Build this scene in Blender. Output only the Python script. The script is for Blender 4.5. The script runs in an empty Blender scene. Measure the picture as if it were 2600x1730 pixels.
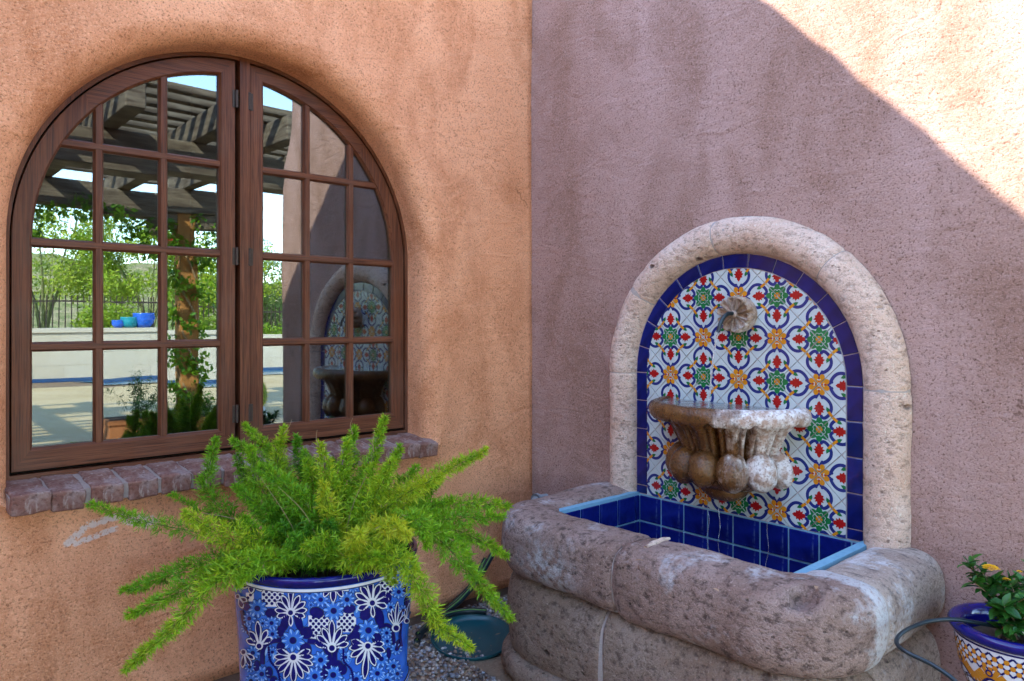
import bpy, bmesh, math, random
from mathutils import Vector, Matrix, noise
random.seed(7)
PI = math.pi
scene = bpy.context.scene
COL = scene.collection

# ------------------------------------------------------------------ camera, sky, sun, exposure
CAMP = Vector((-2.362, -2.52, 1.22))
FWD = Vector((.664, .7475, 0)).normalized()
RGT = Vector((FWD.y, -FWD.x, 0))
UPV = Vector((0, 0, 1))
FPX, CX, CY = 1862.0, 1300.0, 815.0
cam_data = bpy.data.cameras.new('camera')
cam_data.sensor_width = 36.0
cam_data.lens = FPX / 2600.0 * 36.0
cam_data.shift_y = -(865.0 - CY) / 2600.0
cam_data.clip_start = .05
cam_data.clip_end = 2000
cam = bpy.data.objects.new('camera', cam_data)
cam.location = CAMP
cam.rotation_euler = (PI / 2, 0, -math.atan2(FWD.x, FWD.y))
COL.objects.link(cam)
scene.camera = cam

SUN_TRAVEL = Vector((1.2, -1.0, -1.088)).normalized()
world = bpy.data.worlds.new('World')
scene.world = world
world.use_nodes = True
wn = world.node_tree
sky = wn.nodes.new('ShaderNodeTexSky')
sky.sky_type = 'NISHITA'
sky.sun_disc = False
sd = -SUN_TRAVEL
sky.sun_elevation = math.asin(sd.z)
sky.sun_rotation = math.atan2(sd.x, sd.y)
sky.air_density = 1.0
sky.dust_density = .15
sky.ozone_density = 1.0
wn.links.new(sky.outputs[0], wn.nodes['Background'].inputs[0])
wn.nodes['Background'].inputs[1].default_value = .15
sun_data = bpy.data.lights.new('sun', 'SUN')
sun_data.energy = 2.15
sun_data.angle = math.radians(.53)
sun_data.color = (1, .89, .73)
sun = bpy.data.objects.new('sun', sun_data)
sun.rotation_euler = SUN_TRAVEL.to_track_quat('-Z', 'Y').to_euler()
sun.location = (-6, 8, 9)
COL.objects.link(sun)
vs = scene.view_settings
vs.view_transform = 'Standard'
vs.look = 'None'
vs.exposure = 3.2
vs.gamma = 1.0
vs.use_curve_mapping = False

# ------------------------------------------------------------------ helpers
def ray(px, py):
    return FWD + RGT * ((px - CX) / FPX) + UPV * ((CY - py) / FPX)
def pix(px, py, depth):
    return CAMP + ray(px, py) * depth
def hit(px, py, ax, val):
    d = ray(px, py)
    return CAMP + d * ((val - CAMP[ax]) / d[ax])

ORG = {}
def link(o, parent=None, wloc=(0, 0, 0)):
    COL.objects.link(o)
    w = Vector(wloc)
    ORG[o.name] = w
    if parent is not None:
        o.parent = parent
        o.location = w - ORG[parent.name]
    else:
        o.location = w
    return o
def tag(o, label=None, cat=None, group=None, kind=None):
    if label: o['label'] = label
    if cat: o['category'] = cat
    if group: o['group'] = group
    if kind: o['kind'] = kind
    return o
def thing(name, loc, label, cat, group=None):
    o = bpy.data.objects.new(name, None)
    o.empty_display_size = .1
    return tag(link(o, None, loc), label, cat, group)

class MB:
    """collects polygons for one mesh"""
    def __init__(s):
        s.v, s.f, s.m, s.c = [], [], [], None
    def add(s, vs, fs, mi=0):
        b = len(s.v)
        s.v.extend(vs)
        for f in fs:
            s.f.append([i + b for i in f]); s.m.append(mi)
    def quad_grid(s, rows, cu=False, cv=False, mi=0, flip=False):
        nu, nv = len(rows), len(rows[0])
        fs = []
        for i in range(nu if cu else nu - 1):
            for j in range(nv if cv else nv - 1):
                a, b = i * nv + j, ((i + 1) % nu) * nv + j
                c, d = ((i + 1) % nu) * nv + (j + 1) % nv, i * nv + (j + 1) % nv
                fs.append([a, d, c, b] if flip else [a, b, c, d])
        s.add([p for r in rows for p in r], fs, mi)
    def box(s, lo, hi, mi=0):
        x0, y0, z0 = lo; x1, y1, z1 = hi
        s.add([(x0, y0, z0), (x1, y0, z0), (x1, y1, z0), (x0, y1, z0), (x0, y0, z1), (x1, y0, z1), (x1, y1, z1), (x0, y1, z1)],
              [[3, 2, 1, 0], [4, 5, 6, 7], [0, 1, 5, 4], [1, 2, 6, 5], [2, 3, 7, 6], [3, 0, 4, 7]], mi)
    def tube(s, pts, rad, seg=8, mi=0, cap=True):
        pts = [Vector(p) for p in pts]
        n = len(pts)
        rows = []
        prev = None
        for i, p in enumerate(pts):
            t = (pts[min(i + 1, n - 1)] - pts[max(i - 1, 0)]).normalized()
            ref = prev if prev is not None else (Vector((0, 0, 1)) if abs(t.z) < .9 else Vector((1, 0, 0)))
            a = (ref - t * ref.dot(t)).normalized()
            prev = a
            b = t.cross(a)
            r = rad[i] if isinstance(rad, (list, tuple)) else rad
            rows.append([p + a * (math.cos(2 * PI * k / seg) * r) + b * (math.sin(2 * PI * k / seg) * r) for k in range(seg)])
        base = len(s.v)
        s.quad_grid(rows, False, True, mi, True)
        if cap:
            s.f.append([base + k for k in range(seg)][::1]); s.m.append(mi)
            s.f.append([base + (n - 1) * seg + k for k in range(seg)][::-1]); s.m.append(mi)
    def lathe(s, prof, seg=48, c=(0, 0), mi=0):
        rows = [[(c[0] + r * math.cos(2 * PI * k / seg), c[1] + r * math.sin(2 * PI * k / seg), z) for k in range(seg)] for r, z in prof]
        s.quad_grid(rows, False, True, mi, True)
    def mesh(s, name, mats, smooth=False):
        me = bpy.data.meshes.new(name)
        me.from_pydata([tuple(p) for p in s.v], [], s.f)
        for m in (mats if isinstance(mats, (list, tuple)) else [mats]):
            me.materials.append(m)
        me.polygons.foreach_set('material_index', s.m)
        if smooth:
            me.polygons.foreach_set('use_smooth', [True] * len(s.f))
        if s.c is not None:
            ca = me.color_attributes.new('tint', 'FLOAT_COLOR', 'POINT')
            flat = []
            for c in s.c: flat.extend((c[0], c[1], c[2], 1))
            ca.data.foreach_set('color', flat)
        me.update()
        return me
    def build(s, name, mats, parent=None, wloc=(0, 0, 0), smooth=False, local=False):
        """vertices are in world space unless local"""
        w = Vector(wloc)
        if not local and w.length > 0:
            s.v = [Vector(p) - w for p in s.v]
        return link(bpy.data.objects.new(name, s.mesh(name, mats, smooth)), parent, wloc)
def fix_normals(o):
    bm = bmesh.new(); bm.from_mesh(o.data)
    bmesh.ops.recalc_face_normals(bm, faces=bm.faces)
    bm.to_mesh(o.data); bm.free()
    return o
def inst(name, me, parent, wloc, rot=(0, 0, 0), sc=(1, 1, 1)):
    o = bpy.data.objects.new(name, me)
    link(o, parent, wloc)
    o.rotation_euler = rot
    o.scale = sc
    return o
def bevel_box(name, size, bev, mats, jit=0, seg=2, seed=0, cuts=0):
    bm = bmesh.new()
    bmesh.ops.create_cube(bm, size=1)
    for v in bm.verts: v.co = Vector((v.co.x * size[0], v.co.y * size[1], v.co.z * size[2]))
    if cuts:
        bmesh.ops.subdivide_edges(bm, edges=bm.edges[:], cuts=cuts, use_grid_fill=True)
        es = [e for e in bm.edges if e.calc_face_angle(0) > .5]
        bmesh.ops.bevel(bm, geom=es, offset=bev, segments=seg, affect='EDGES', profile=.6)
    else:
        bmesh.ops.bevel(bm, geom=bm.edges[:], offset=bev, segments=seg, affect='EDGES', profile=.6)
    if jit:
        o = Vector((seed * 3.7, seed * 1.3, seed * 2.1))
        for v in bm.verts:
            q = v.co * 22 + o
            v.co += Vector((noise.noise(q), noise.noise(q + Vector((9, 0, 0))), noise.noise(q + Vector((0, 9, 0))))) * jit
    me = bpy.data.meshes.new(name)
    bm.to_mesh(me); bm.free()
    for m in (mats if isinstance(mats, (list, tuple)) else [mats]): me.materials.append(m)
    me.polygons.foreach_set('use_smooth', [True] * len(me.polygons))
    return me
def catmull(pts, n):
    pts = [Vector(p) for p in pts]
    if len(pts) == 2:
        return [pts[0].lerp(pts[1], i / n) for i in range(n + 1)]
    P = [pts[0] * 2 - pts[1]] + pts + [pts[-1] * 2 - pts[-2]]
    out = []
    segs = len(pts) - 1
    for i in range(n + 1):
        u = i / n * segs
        k = min(int(u), segs - 1); t = u - k
        a, b, c, d = P[k:k + 4]
        out.append(.5 * ((2 * b) + (c - a) * t + (2 * a - 5 * b + 4 * c - d) * t * t + (3 * b - a - 3 * c + d) * t ** 3))
    return out
def clip_poly(poly, region):
    """Sutherland-Hodgman, region convex and counter-clockwise"""
    out = poly
    for i in range(len(region)):
        ax, ay = region[i]; bx, by = region[(i + 1) % len(region)]
        inp, out = out, []
        if not inp: return []
        side = lambda p: (bx - ax) * (p[1] - ay) - (by - ay) * (p[0] - ax)
        for j in range(len(inp)):
            p, q = inp[j], inp[(j + 1) % len(inp)]
            sp, sq = side(p), side(q)
            if sp >= 0: out.append(p)
            if (sp >= 0) != (sq >= 0):
                t = sp / (sp - sq)
                out.append((p[0] + (q[0] - p[0]) * t, p[1] + (q[1] - p[1]) * t))
    return out
def fbm(p, o=4):
    return noise.fractal(p, 1.0, 2.0, o)

# ------------------------------------------------------------------ materials
class NT:
    def __init__(s, name):
        s.m = bpy.data.materials.new(name)
        s.m.use_nodes = True
        s.t = s.m.node_tree
        s.b = s.t.nodes['Principled BSDF']
        s.out = s.t.nodes['Material Output']
        s._co = None
    def n(s, typ, **kw):
        nd = s.t.nodes.new(typ)
        for k, v in kw.items(): setattr(nd, k, v)
        return nd
    def l(s, a, b): s.t.links.new(a, b)
    def co(s, kind='Object'):
        if s._co is None: s._co = s.n('ShaderNodeTexCoord')
        return s._co.outputs[kind]
    def map(s, vec=None, sc=(1, 1, 1), loc=(0, 0, 0), rot=(0, 0, 0)):
        nd = s.n('ShaderNodeMapping')
        nd.inputs['Scale'].default_value = sc
        nd.inputs['Location'].default_value = loc
        nd.inputs['Rotation'].default_value = rot
        s.l(vec or s.co(), nd.inputs['Vector'])
        return nd.outputs[0]
    def noise(s, scale, detail=4, rough=.55, vec=None, dist=0):
        nd = s.n('ShaderNodeTexNoise')
        nd.inputs['Scale'].default_value = scale
        nd.inputs['Detail'].default_value = detail
        nd.inputs['Roughness'].default_value = rough
        nd.inputs['Distortion'].default_value = dist
        s.l(vec or s.co(), nd.inputs['Vector'])
        return nd.outputs['Fac']
    def voro(s, scale, vec=None, feat='F1', out='Distance'):
        nd = s.n('ShaderNodeTexVoronoi', feature=feat)
        nd.inputs['Scale'].default_value = scale
        s.l(vec or s.co(), nd.inputs['Vector'])
        return nd.outputs[out]
    def ramp(s, fac, stops, interp='LINEAR'):
        nd = s.n('ShaderNodeValToRGB')
        nd.color_ramp.interpolation = interp
        e = nd.color_ramp.elements
        while len(e) < len(stops): e.new(.5)
        for i, (p, c) in enumerate(stops):
            e[i].position = p
            e[i].color = (c, c, c, 1) if not isinstance(c, (tuple, list)) else (*c, 1)
        s.l(fac, nd.inputs[0])
        return nd.outputs[0]
    def mix(s, fac, a, b, mode='MIX'):
        nd = s.n('ShaderNodeMix', data_type='RGBA', blend_type=mode)
        for v, i in ((fac, 0), (a, 6), (b, 7)):
            if isinstance(v, (int, float)): nd.inputs[i].default_value = v if i == 0 else (v, v, v, 1)
            elif isinstance(v, (tuple, list)): nd.inputs[i].default_value = (*v, 1)
            else: s.l(v, nd.inputs[i])
        return nd.outputs[2]
    def math(s, op, a, b=0, clamp=False):
        nd = s.n('ShaderNodeMath', operation=op, use_clamp=clamp)
        for i, v in ((0, a), (1, b)):
            if isinstance(v, (int, float)): nd.inputs[i].default_value = v
            else: s.l(v, nd.inputs[i])
        return nd.outputs[0]
    def bump(s, h, strength=.5, dist=.01, nrm=None):
        nd = s.n('ShaderNodeBump')
        nd.inputs['Strength'].default_value = strength
        nd.inputs['Distance'].default_value = dist
        s.l(h, nd.inputs['Height'])
        if nrm: s.l(nrm, nd.inputs['Normal'])
        return nd.outputs[0]
    def set(s, color=None, rough=None, spec=None, normal=None, metal=None, coat=None, trans=None):
        for v, k in ((color, 'Base Color'), (rough, 'Roughness'), (spec, 'Specular IOR Level'), (normal, 'Normal'), (metal, 'Metallic'), (coat, 'Coat Weight'), (trans, 'Transmission Weight')):
            if v is None: continue
            i = s.b.inputs[k]
            if isinstance(v, (int, float)): i.default_value = v
            elif isinstance(v, (tuple, list)): i.default_value = (*v, 1)
            else: s.l(v, i)
        return s.m
    def rnd(s):
        return s.n('ShaderNodeObjectInfo').outputs['Random']

def capsule_mask(t, ax, az, bx, bz, r, co):
    """1 inside a capsule drawn on the wall plane (x, z), noisy edge"""
    sep = t.n('ShaderNodeSeparateXYZ'); t.l(co, sep.inputs[0])
    dx, dz = bx - ax, bz - az
    L2 = dx * dx + dz * dz
    px = t.math('SUBTRACT', sep.outputs[0], ax); pz = t.math('SUBTRACT', sep.outputs[2], az)
    h = t.math('DIVIDE', t.math('ADD', t.math('MULTIPLY', px, dx), t.math('MULTIPLY', pz, dz)), L2, True)
    ex = t.math('SUBTRACT', px, t.math('MULTIPLY', h, dx)); ez = t.math('SUBTRACT', pz, t.math('MULTIPLY', h, dz))
    d = t.math('SQRT', t.math('ADD', t.math('MULTIPLY', ex, ex), t.math('MULTIPLY', ez, ez)))
    return t.math('SUBTRACT', 1, t.math('DIVIDE', d, r), True)

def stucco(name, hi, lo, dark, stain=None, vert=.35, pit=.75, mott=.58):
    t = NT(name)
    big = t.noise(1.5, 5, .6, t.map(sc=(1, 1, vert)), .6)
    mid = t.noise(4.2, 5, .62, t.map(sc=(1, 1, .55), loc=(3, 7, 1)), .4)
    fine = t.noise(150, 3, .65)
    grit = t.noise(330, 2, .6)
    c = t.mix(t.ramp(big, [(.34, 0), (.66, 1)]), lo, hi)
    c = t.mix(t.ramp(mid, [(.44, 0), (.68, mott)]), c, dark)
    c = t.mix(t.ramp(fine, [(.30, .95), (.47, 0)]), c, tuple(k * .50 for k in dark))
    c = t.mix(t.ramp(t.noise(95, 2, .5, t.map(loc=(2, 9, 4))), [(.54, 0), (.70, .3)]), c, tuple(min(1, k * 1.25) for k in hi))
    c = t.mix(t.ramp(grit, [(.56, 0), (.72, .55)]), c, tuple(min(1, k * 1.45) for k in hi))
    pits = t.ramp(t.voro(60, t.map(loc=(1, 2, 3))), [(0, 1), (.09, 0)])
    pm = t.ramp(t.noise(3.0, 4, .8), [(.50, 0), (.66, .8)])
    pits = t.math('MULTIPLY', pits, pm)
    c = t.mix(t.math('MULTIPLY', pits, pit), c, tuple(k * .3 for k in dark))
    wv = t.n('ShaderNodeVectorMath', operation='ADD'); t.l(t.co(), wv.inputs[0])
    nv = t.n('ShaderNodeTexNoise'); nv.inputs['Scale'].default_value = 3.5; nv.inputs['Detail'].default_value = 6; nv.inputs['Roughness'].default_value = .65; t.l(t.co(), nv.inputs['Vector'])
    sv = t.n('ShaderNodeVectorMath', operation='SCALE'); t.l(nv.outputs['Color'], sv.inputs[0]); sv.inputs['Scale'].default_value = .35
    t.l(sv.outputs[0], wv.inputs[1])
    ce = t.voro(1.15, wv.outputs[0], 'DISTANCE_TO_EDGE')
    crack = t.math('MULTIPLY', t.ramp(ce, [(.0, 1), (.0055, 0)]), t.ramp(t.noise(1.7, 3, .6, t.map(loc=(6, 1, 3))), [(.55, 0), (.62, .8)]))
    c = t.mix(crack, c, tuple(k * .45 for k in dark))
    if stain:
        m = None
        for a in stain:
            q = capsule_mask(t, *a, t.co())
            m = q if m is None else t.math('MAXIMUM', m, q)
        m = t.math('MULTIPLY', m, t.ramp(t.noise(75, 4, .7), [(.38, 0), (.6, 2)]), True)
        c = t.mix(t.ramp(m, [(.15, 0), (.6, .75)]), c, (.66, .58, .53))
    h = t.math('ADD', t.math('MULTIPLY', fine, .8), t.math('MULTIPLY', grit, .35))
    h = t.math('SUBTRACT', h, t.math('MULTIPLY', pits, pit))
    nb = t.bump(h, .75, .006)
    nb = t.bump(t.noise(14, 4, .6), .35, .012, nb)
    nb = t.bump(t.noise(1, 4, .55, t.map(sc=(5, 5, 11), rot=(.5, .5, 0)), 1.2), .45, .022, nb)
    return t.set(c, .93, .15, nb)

M = {}
M['stucco_l'] = stucco('warm_stucco', (.82, .40, .222), (.73, .32, .16), (.50, .185, .078),
    vert=.55, pit=.6, mott=.85, stain=[(-1.90, .555, -1.845, .60, .016), (-1.845, .60, -1.74, .615, .016), (-1.88, .55, -1.77, .575, .012), (-1.74, .605, -1.665, .575, .028)])
M['stucco_r'] = stucco('sky_tinted_stucco', (.45, .295, .258), (.35, .21, .165), (.21, .108, .068), vert=.22, pit=.3)  # same tan plaster as the window wall; blue skylight and shade put into the colour

def wood(name, axis, c0, c1, c2):
    t = NT(name)
    sc = [60, 60, 60]; sc[axis] = 2.2
    g = t.noise(1.0, 6, .6, t.map(sc=tuple(sc)), .8)
    sc2 = [340, 340, 340]; sc2[axis] = 7
    f = t.noise(1.0, 3, .6, t.map(sc=tuple(sc2)))
    w = t.noise(5, 3)
    c = t.mix(t.ramp(g, [(.35, 0), (.68, 1)]), c0, c1)
    c = t.mix(t.ramp(f, [(.3, .85), (.52, 0)]), c, c2)
    c = t.mix(t.ramp(w, [(.45, 0), (.75, .35)]), c, (.15, .085, .06))
    return t.set(c, t.ramp(f, [(.2, .36), (.8, .55)]), .25, t.bump(f, .35, .003))
WA, WB, WC = (.175, .058, .025), (.088, .025, .0105), (.022, .007, .004)
M['wood_v'] = wood('mahogany_upright', 2, WA, WB, WC)
M['wood_h'] = wood('mahogany_level', 0, WA, WB, WC)
M['gap'] = NT('shadow_gap').set((.012, .010, .009), .9, .1)
t = NT('iron_hinge'); M['iron'] = t.set(t.mix(t.noise(90), (.035, .03, .028), (.09, .06, .045)), .5, .4, metal=.6)

def glass_pane():
    t = NT('window_glass')
    g = t.n('ShaderNodeBsdfGlossy'); g.inputs['Roughness'].default_value = 0; g.inputs['Color'].default_value = (.82, .96, 1.0, 1)
    tr = t.n('ShaderNodeBsdfTransparent'); tr.inputs['Color'].default_value = (.78, .80, .80, 1)
    lw = t.n('ShaderNodeLayerWeight'); lw.inputs['Blend'].default_value = .3
    f = t.math('ADD', t.math('MULTIPLY', lw.outputs['Fresnel'], .40), .150, True)
    nb = t.bump(t.noise(2.2, 1, .4), .035, .02)
    t.l(nb, g.inputs['Normal'])
    mx = t.n('ShaderNodeMixShader')
    t.l(f, mx.inputs[0]); t.l(tr.outputs[0], mx.inputs[1]); t.l(g.outputs[0], mx.inputs[2])
    t.l(mx.outputs[0], t.out.inputs[0])
    return t.m
M['glass'] = glass_pane()
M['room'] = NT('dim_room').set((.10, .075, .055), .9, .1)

def brick():
    t = NT('sill_brick')
    n1 = t.noise(26, 5, .65); n2 = t.noise(110, 3, .6)
    c = t.mix(t.ramp(n1, [(.35, 0), (.65, 1)]), (.19, .075, .052), (.30, .16, .12))
    c = t.mix(t.ramp(t.noise(60, 4, .7, t.map(sc=(1, 1, .25))), [(.56, 0), (.68, .8)]), c, (.46, .36, .30))
    c = t.mix(t.math('MULTIPLY', t.rnd(), .4), c, (.13, .065, .055))
    c = t.mix(t.ramp(t.noise(9, 5, .7), [(.48, 0), (.66, .55)]), c, (.36, .29, .27))
    c = t.mix(t.ramp(n2, [(.3, .6), (.48, 0)]), c, (.07, .035, .028))
    return t.set(c, .85, .2, t.bump(t.math('ADD', n1, n2), .6, .006))
M['brick'] = brick()
def mortar(name, a, b):
    t = NT(name)
    n = t.noise(70, 4, .65)
    return t.set(t.mix(n, a, b), .95, .1, t.bump(t.noise(180, 3), .6, .004))
M['mortar'] = mortar('sill_mortar', (.25, .18, .15), (.38, .30, .26))
M['white_mortar'] = mortar('pale_mortar', (.36, .30, .26), (.50, .44, .40))
M['tile_grout'] = mortar('panel_grout', (.46, .36, .34), (.60, .52, .50))
M['blue_grout'] = mortar('basin_grout', (.12, .30, .44), (.26, .46, .58))
M['footing'] = mortar('footing_concrete', (.16, .105, .08), (.24, .16, .125))

def cantera(name, base, warm, dark, white, white_amt=.0, pit=1.0, streak=(1, 1, 1), speck=.5, lime=False):
    """porous volcanic stone"""
    t = NT(name)
    big = t.noise(5, 5, .62, dist=.5)
    c = t.mix(t.ramp(big, [(.36, 0), (.64, 1)]), base, warm)
    st = t.noise(34, 5, .68, t.map(sc=streak))
    c = t.mix(t.ramp(st, [(.36, speck), (.5, 0)]), c, dark)
    gr = t.noise(190, 2, .65)
    c = t.mix(t.ramp(gr, [(.3, .55), (.47, 0)]), c, dark)
    c = t.mix(t.ramp(t.noise(120, 2, .6, t.map(loc=(5, 5, 5))), [(.6, 0), (.72, .5)]), c, tuple(min(.85, k * 1.5) for k in base))
    v = t.voro(36, t.map(loc=(.3, .1, .7), sc=streak))
    clast = t.math('MULTIPLY', t.ramp(v, [(.12, 1), (.19, 0)]), t.ramp(t.noise(9, 2), [(.48, 0), (.56, 1)]))
    c = t.mix(t.math('MULTIPLY', clast, .7), c, tuple(k * .8 for k in dark))
    vp = t.voro(9, t.map(loc=(2, .4, .1), sc=streak))
    hole = t.math('MULTIPLY', t.ramp(t.math('ADD', vp, t.math('MULTIPLY', t.noise(40), .14)), [(.13, 1), (.20, 0)]), t.ramp(t.noise(4, 2, .5, t.map(loc=(8, 8, 8))), [(.5, 0), (.56, pit)]))
    c = t.mix(hole, c, tuple(k * .55 for k in dark))
    if white_amt:
        w = t.math('MULTIPLY', t.ramp(t.noise(6.5, 4, .6, t.map(loc=(4, 2, 9))), [(.56 - white_amt * .2, 0), (.68 - white_amt * .2, 1)]), t.ramp(t.noise(60, 4, .7), [(.36, 0), (.56, 1)]))
        c = t.mix(t.math('MULTIPLY', w, .85), c, white)
    if lime:      # lime crust on the stone's right end and a scaled patch left of the joint
        sep = t.n('ShaderNodeSeparateXYZ'); t.l(t.co(), sep.inputs[0])
        nz = t.noise(22, 4, .7)
        a = t.ramp(t.math('ADD', t.math('MULTIPLY', t.math('ADD', sep.outputs[0], .53), 8), t.math('MULTIPLY', t.math('SUBTRACT', nz, .5), .8)), [(.3, 0), (.5, 1)])
        b = t.ramp(t.math('MULTIPLY', t.math('ADD', sep.outputs[1], 1.50), -9), [(.0, 0), (.4, 1)])
        m1 = t.math('MULTIPLY', a, b)
        cm = t.n('ShaderNodeVectorMath', operation='DISTANCE'); t.l(t.map(sc=(1, 1, 1.6)), cm.inputs[0]); cm.inputs[1].default_value = (-.675, -.80, .41 * 1.6)
        m2 = t.math('MULTIPLY', t.ramp(cm.outputs['Value'], [(.05, 1), (.17, 0)]), t.ramp(nz, [(.42, 0), (.58, 1)]))
        m = t.math('MULTIPLY', t.math('MAXIMUM', m1, m2), t.ramp(t.noise(80, 3, .7), [(.34, .25), (.5, 1)]))
        c = t.mix(t.math('MULTIPLY', m, .75), c, (.60, .59, .59))
    h = t.math('ADD', t.math('MULTIPLY', st, 1.0), t.math('MULTIPLY', gr, .35))
    h = t.math('SUBTRACT', h, t.math('MULTIPLY', hole, 1.8))
    h = t.math('SUBTRACT', h, t.math('MULTIPLY', clast, .25))
    return t.set(c, .9, .2, t.bump(h, 1.0, .013))
M['arch_stone'] = cantera('arch_stone', (.78, .60, .49), (.70, .48, .36), (.25, .16, .12), (.8, .76, .72), 0, 1, (.8, 1, 1.6), .62)
M['rough_stone'] = cantera('rough_stone', (.38, .265, .225), (.27, .172, .135), (.07, .043, .035), (.58, .55, .55), .03, .9, (1, 1, 1.4), .8, True)
M['base_stone'] = cantera('base_stone', (.335, .25, .195), (.265, .18, .13), (.085, .055, .042), (.55, .53, .54), 0, .7, (1, 1, 1.4), .75)
M['smooth_stone'] = cantera('smooth_stone', (.52, .42, .35), (.42, .31, .245), (.15, .115, .10), (.72, .70, .70), .2, .5, (1.5, .5, 2.5), .75)
M['rosette_stone'] = cantera('rosette_stone', (.55, .43, .35), (.40, .26, .17), (.20, .12, .08), (.78, .74, .70), .5, .3, (1, 1, 1), .5)

def wet_bowl():
    t = NT('bowl_stone')
    sep = t.n('ShaderNodeSeparateXYZ'); t.l(t.co(), sep.inputs[0])
    n1 = t.noise(13, 5, .65); n2 = t.noise(150, 3, .65); n3 = t.noise(38, 4, .6)
    # the wet side carries +y, the dry scaled side -y
    e = t.math('ADD', t.math('MULTIPLY', sep.outputs[1], 5.0), t.math('MULTIPLY', t.math('SUBTRACT', n1, .5), 1.0))
    e = t.math('ADD', e, 1.22)
    e = t.math('ADD', e, t.math('MULTIPLY', t.math('SUBTRACT', t.noise(16, 4, .65, t.map(sc=(1.6, 1.6, .25))), .5), 1.3))
    wet = t.ramp(e, [(.34, 0), (.50, .65), (.74, 1)])
    wc = t.mix(t.ramp(n1, [(.35, 0), (.65, 1)]), (.20, .085, .022), (.095, .038, .012))
    wc = t.mix(t.ramp(n2, [(.34, .8), (.5, 0)]), wc, (.03, .015, .008))
    dc = t.mix(t.ramp(n3, [(.40, 0), (.58, 1)]), (.46, .32, .25), (.78, .74, .72))
    dc = t.mix(t.ramp(n2, [(.34, .75), (.46, 0)]), dc, (.20, .13, .10))
    c = t.mix(wet, dc, wc)
    r = t.mix(wet, .85, t.ramp(n3, [(.4, .06), (.65, .32)]))
    return t.set(c, r, .5, t.bump(t.math('ADD', n2, n3), .6, .005))
M['bowl'] = wet_bowl()

def glaze(name, c0, c1, rough=.12, sc=14, white=None):
    t = NT(name)
    n = t.noise(sc, 4, .6)
    c = t.mix(t.ramp(n, [(.3, 0), (.7, 1)]), c0, c1)
    c = t.mix(t.math('MULTIPLY', t.rnd(), .5), c, c1)
    if white:
        w = t.math('MULTIPLY', t.ramp(t.noise(7, 5, .7, t.map(sc=(3, 3, .6)), .8), [(.60, 0), (.74, 1)]), t.ramp(t.noise(70, 3), [(.35, 0), (.6, 1)]))
        c = t.mix(t.math('MULTIPLY', w, .55), c, white)
    return t.set(c, rough, .5, t.bump(t.noise(9, 3), .12, .01))
M['cobalt'] = glaze('cobalt_tile', (.008, .014, .16), (.004, .006, .07), .1)
M['cobalt_border'] = glaze('cobalt_border_tile', (.007, .015, .17), (.003, .006, .065), .1)
M['cobalt_wet'] = glaze('cobalt_basin_tile', (.008, .018, .22), (.003, .006, .08), .07, white=(.25, .38, .6))
M['tile_white'] = glaze('tile_white', (.58, .63, .61), (.45, .515, .525), .12)
M['tile_navy'] = glaze('tile_navy', (.012, .02, .14), (.02, .03, .17), .14)
M['tile_red'] = glaze('tile_red', (.42, .012, .012), (.30, .008, .01), .14)
M['tile_green'] = glaze('tile_green', (.015, .20, .06), (.01, .12, .035), .14)
M['tile_orange'] = glaze('tile_orange', (.62, .27, .015), (.52, .19, .01), .14)
M['pot_blue'] = glaze('pot_blue', (.035, .17, .68), (.02, .09, .48), .12, 20)
M['pot_sky'] = glaze('pot_sky_blue', (.06, .24, .72), (.03, .13, .56), .12, 60)
M['pot_pale'] = glaze('pot_pale_blue', (.40, .60, .84), (.25, .48, .80), .12, 60)
M['pot_navy'] = glaze('pot_navy', (.006, .006, .17), (.003, .003, .08), .1, 30)
M['pot_white'] = glaze('pot_white', (.78, .78, .80), (.68, .69, .74), .14, 30)
M['pot_line'] = glaze('pot_line', (.03, .04, .09), (.02, .03, .06), .2, 30)
# ------------------------------------------------------------------ ground
GZ = -.035
def ground_mat():
    t = NT('desert_soil')
    n = t.noise(.8, 6, .6); f = t.noise(60, 4, .7)
    c = t.mix(t.ramp(n, [(.35, 0), (.65, 1)]), (.34, .25, .17), (.26, .18, .12))
    c = t.mix(t.ramp(f, [(.35, .6), (.6, 0)]), c, (.16, .11, .08))
    return t.set(c, .95, .1, t.bump(f, .6, .01))
M['soil'] = ground_mat()
def patio_mat():
    t = NT('patio_concrete')
    n = t.noise(1.3, 6, .62); f = t.noise(120, 4, .7)
    c = t.mix(t.ramp(n, [(.35, 0), (.65, 1)]), (.66, .51, .29), (.57, .42, .21))
    c = t.mix(t.ramp(f, [(.35, .3), (.6, 0)]), c, (.30, .22, .15))
    return t.set(c, .75, .3, t.bump(f, .3, .004))
M['patio'] = patio_mat()
mb = MB()
S = 400
mb.add([(-S, -S, GZ), (S, -S, GZ), (S, S, GZ), (-S, S, GZ)], [[0, 1, 2, 3]])
tag(mb.build('ground', M['soil']), kind='structure')
mb = MB()
pat = [(-14, -12.2), (-14, -2.9), (-4.2, -2.9), (-2.6, -3.0), (-1.2, -2.75), (-.2, -2.7), (.9, -3.2), (2.6, -4.6), (6.5, -5.5), (9, -12.2)]
mb.add([(x, y, GZ + .004) for x, y in pat] + [(x, y, GZ - .05) for x, y in pat], [list(range(len(pat)))[::-1]])
tag(mb.build('patio', M['patio']), kind='structure')

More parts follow.
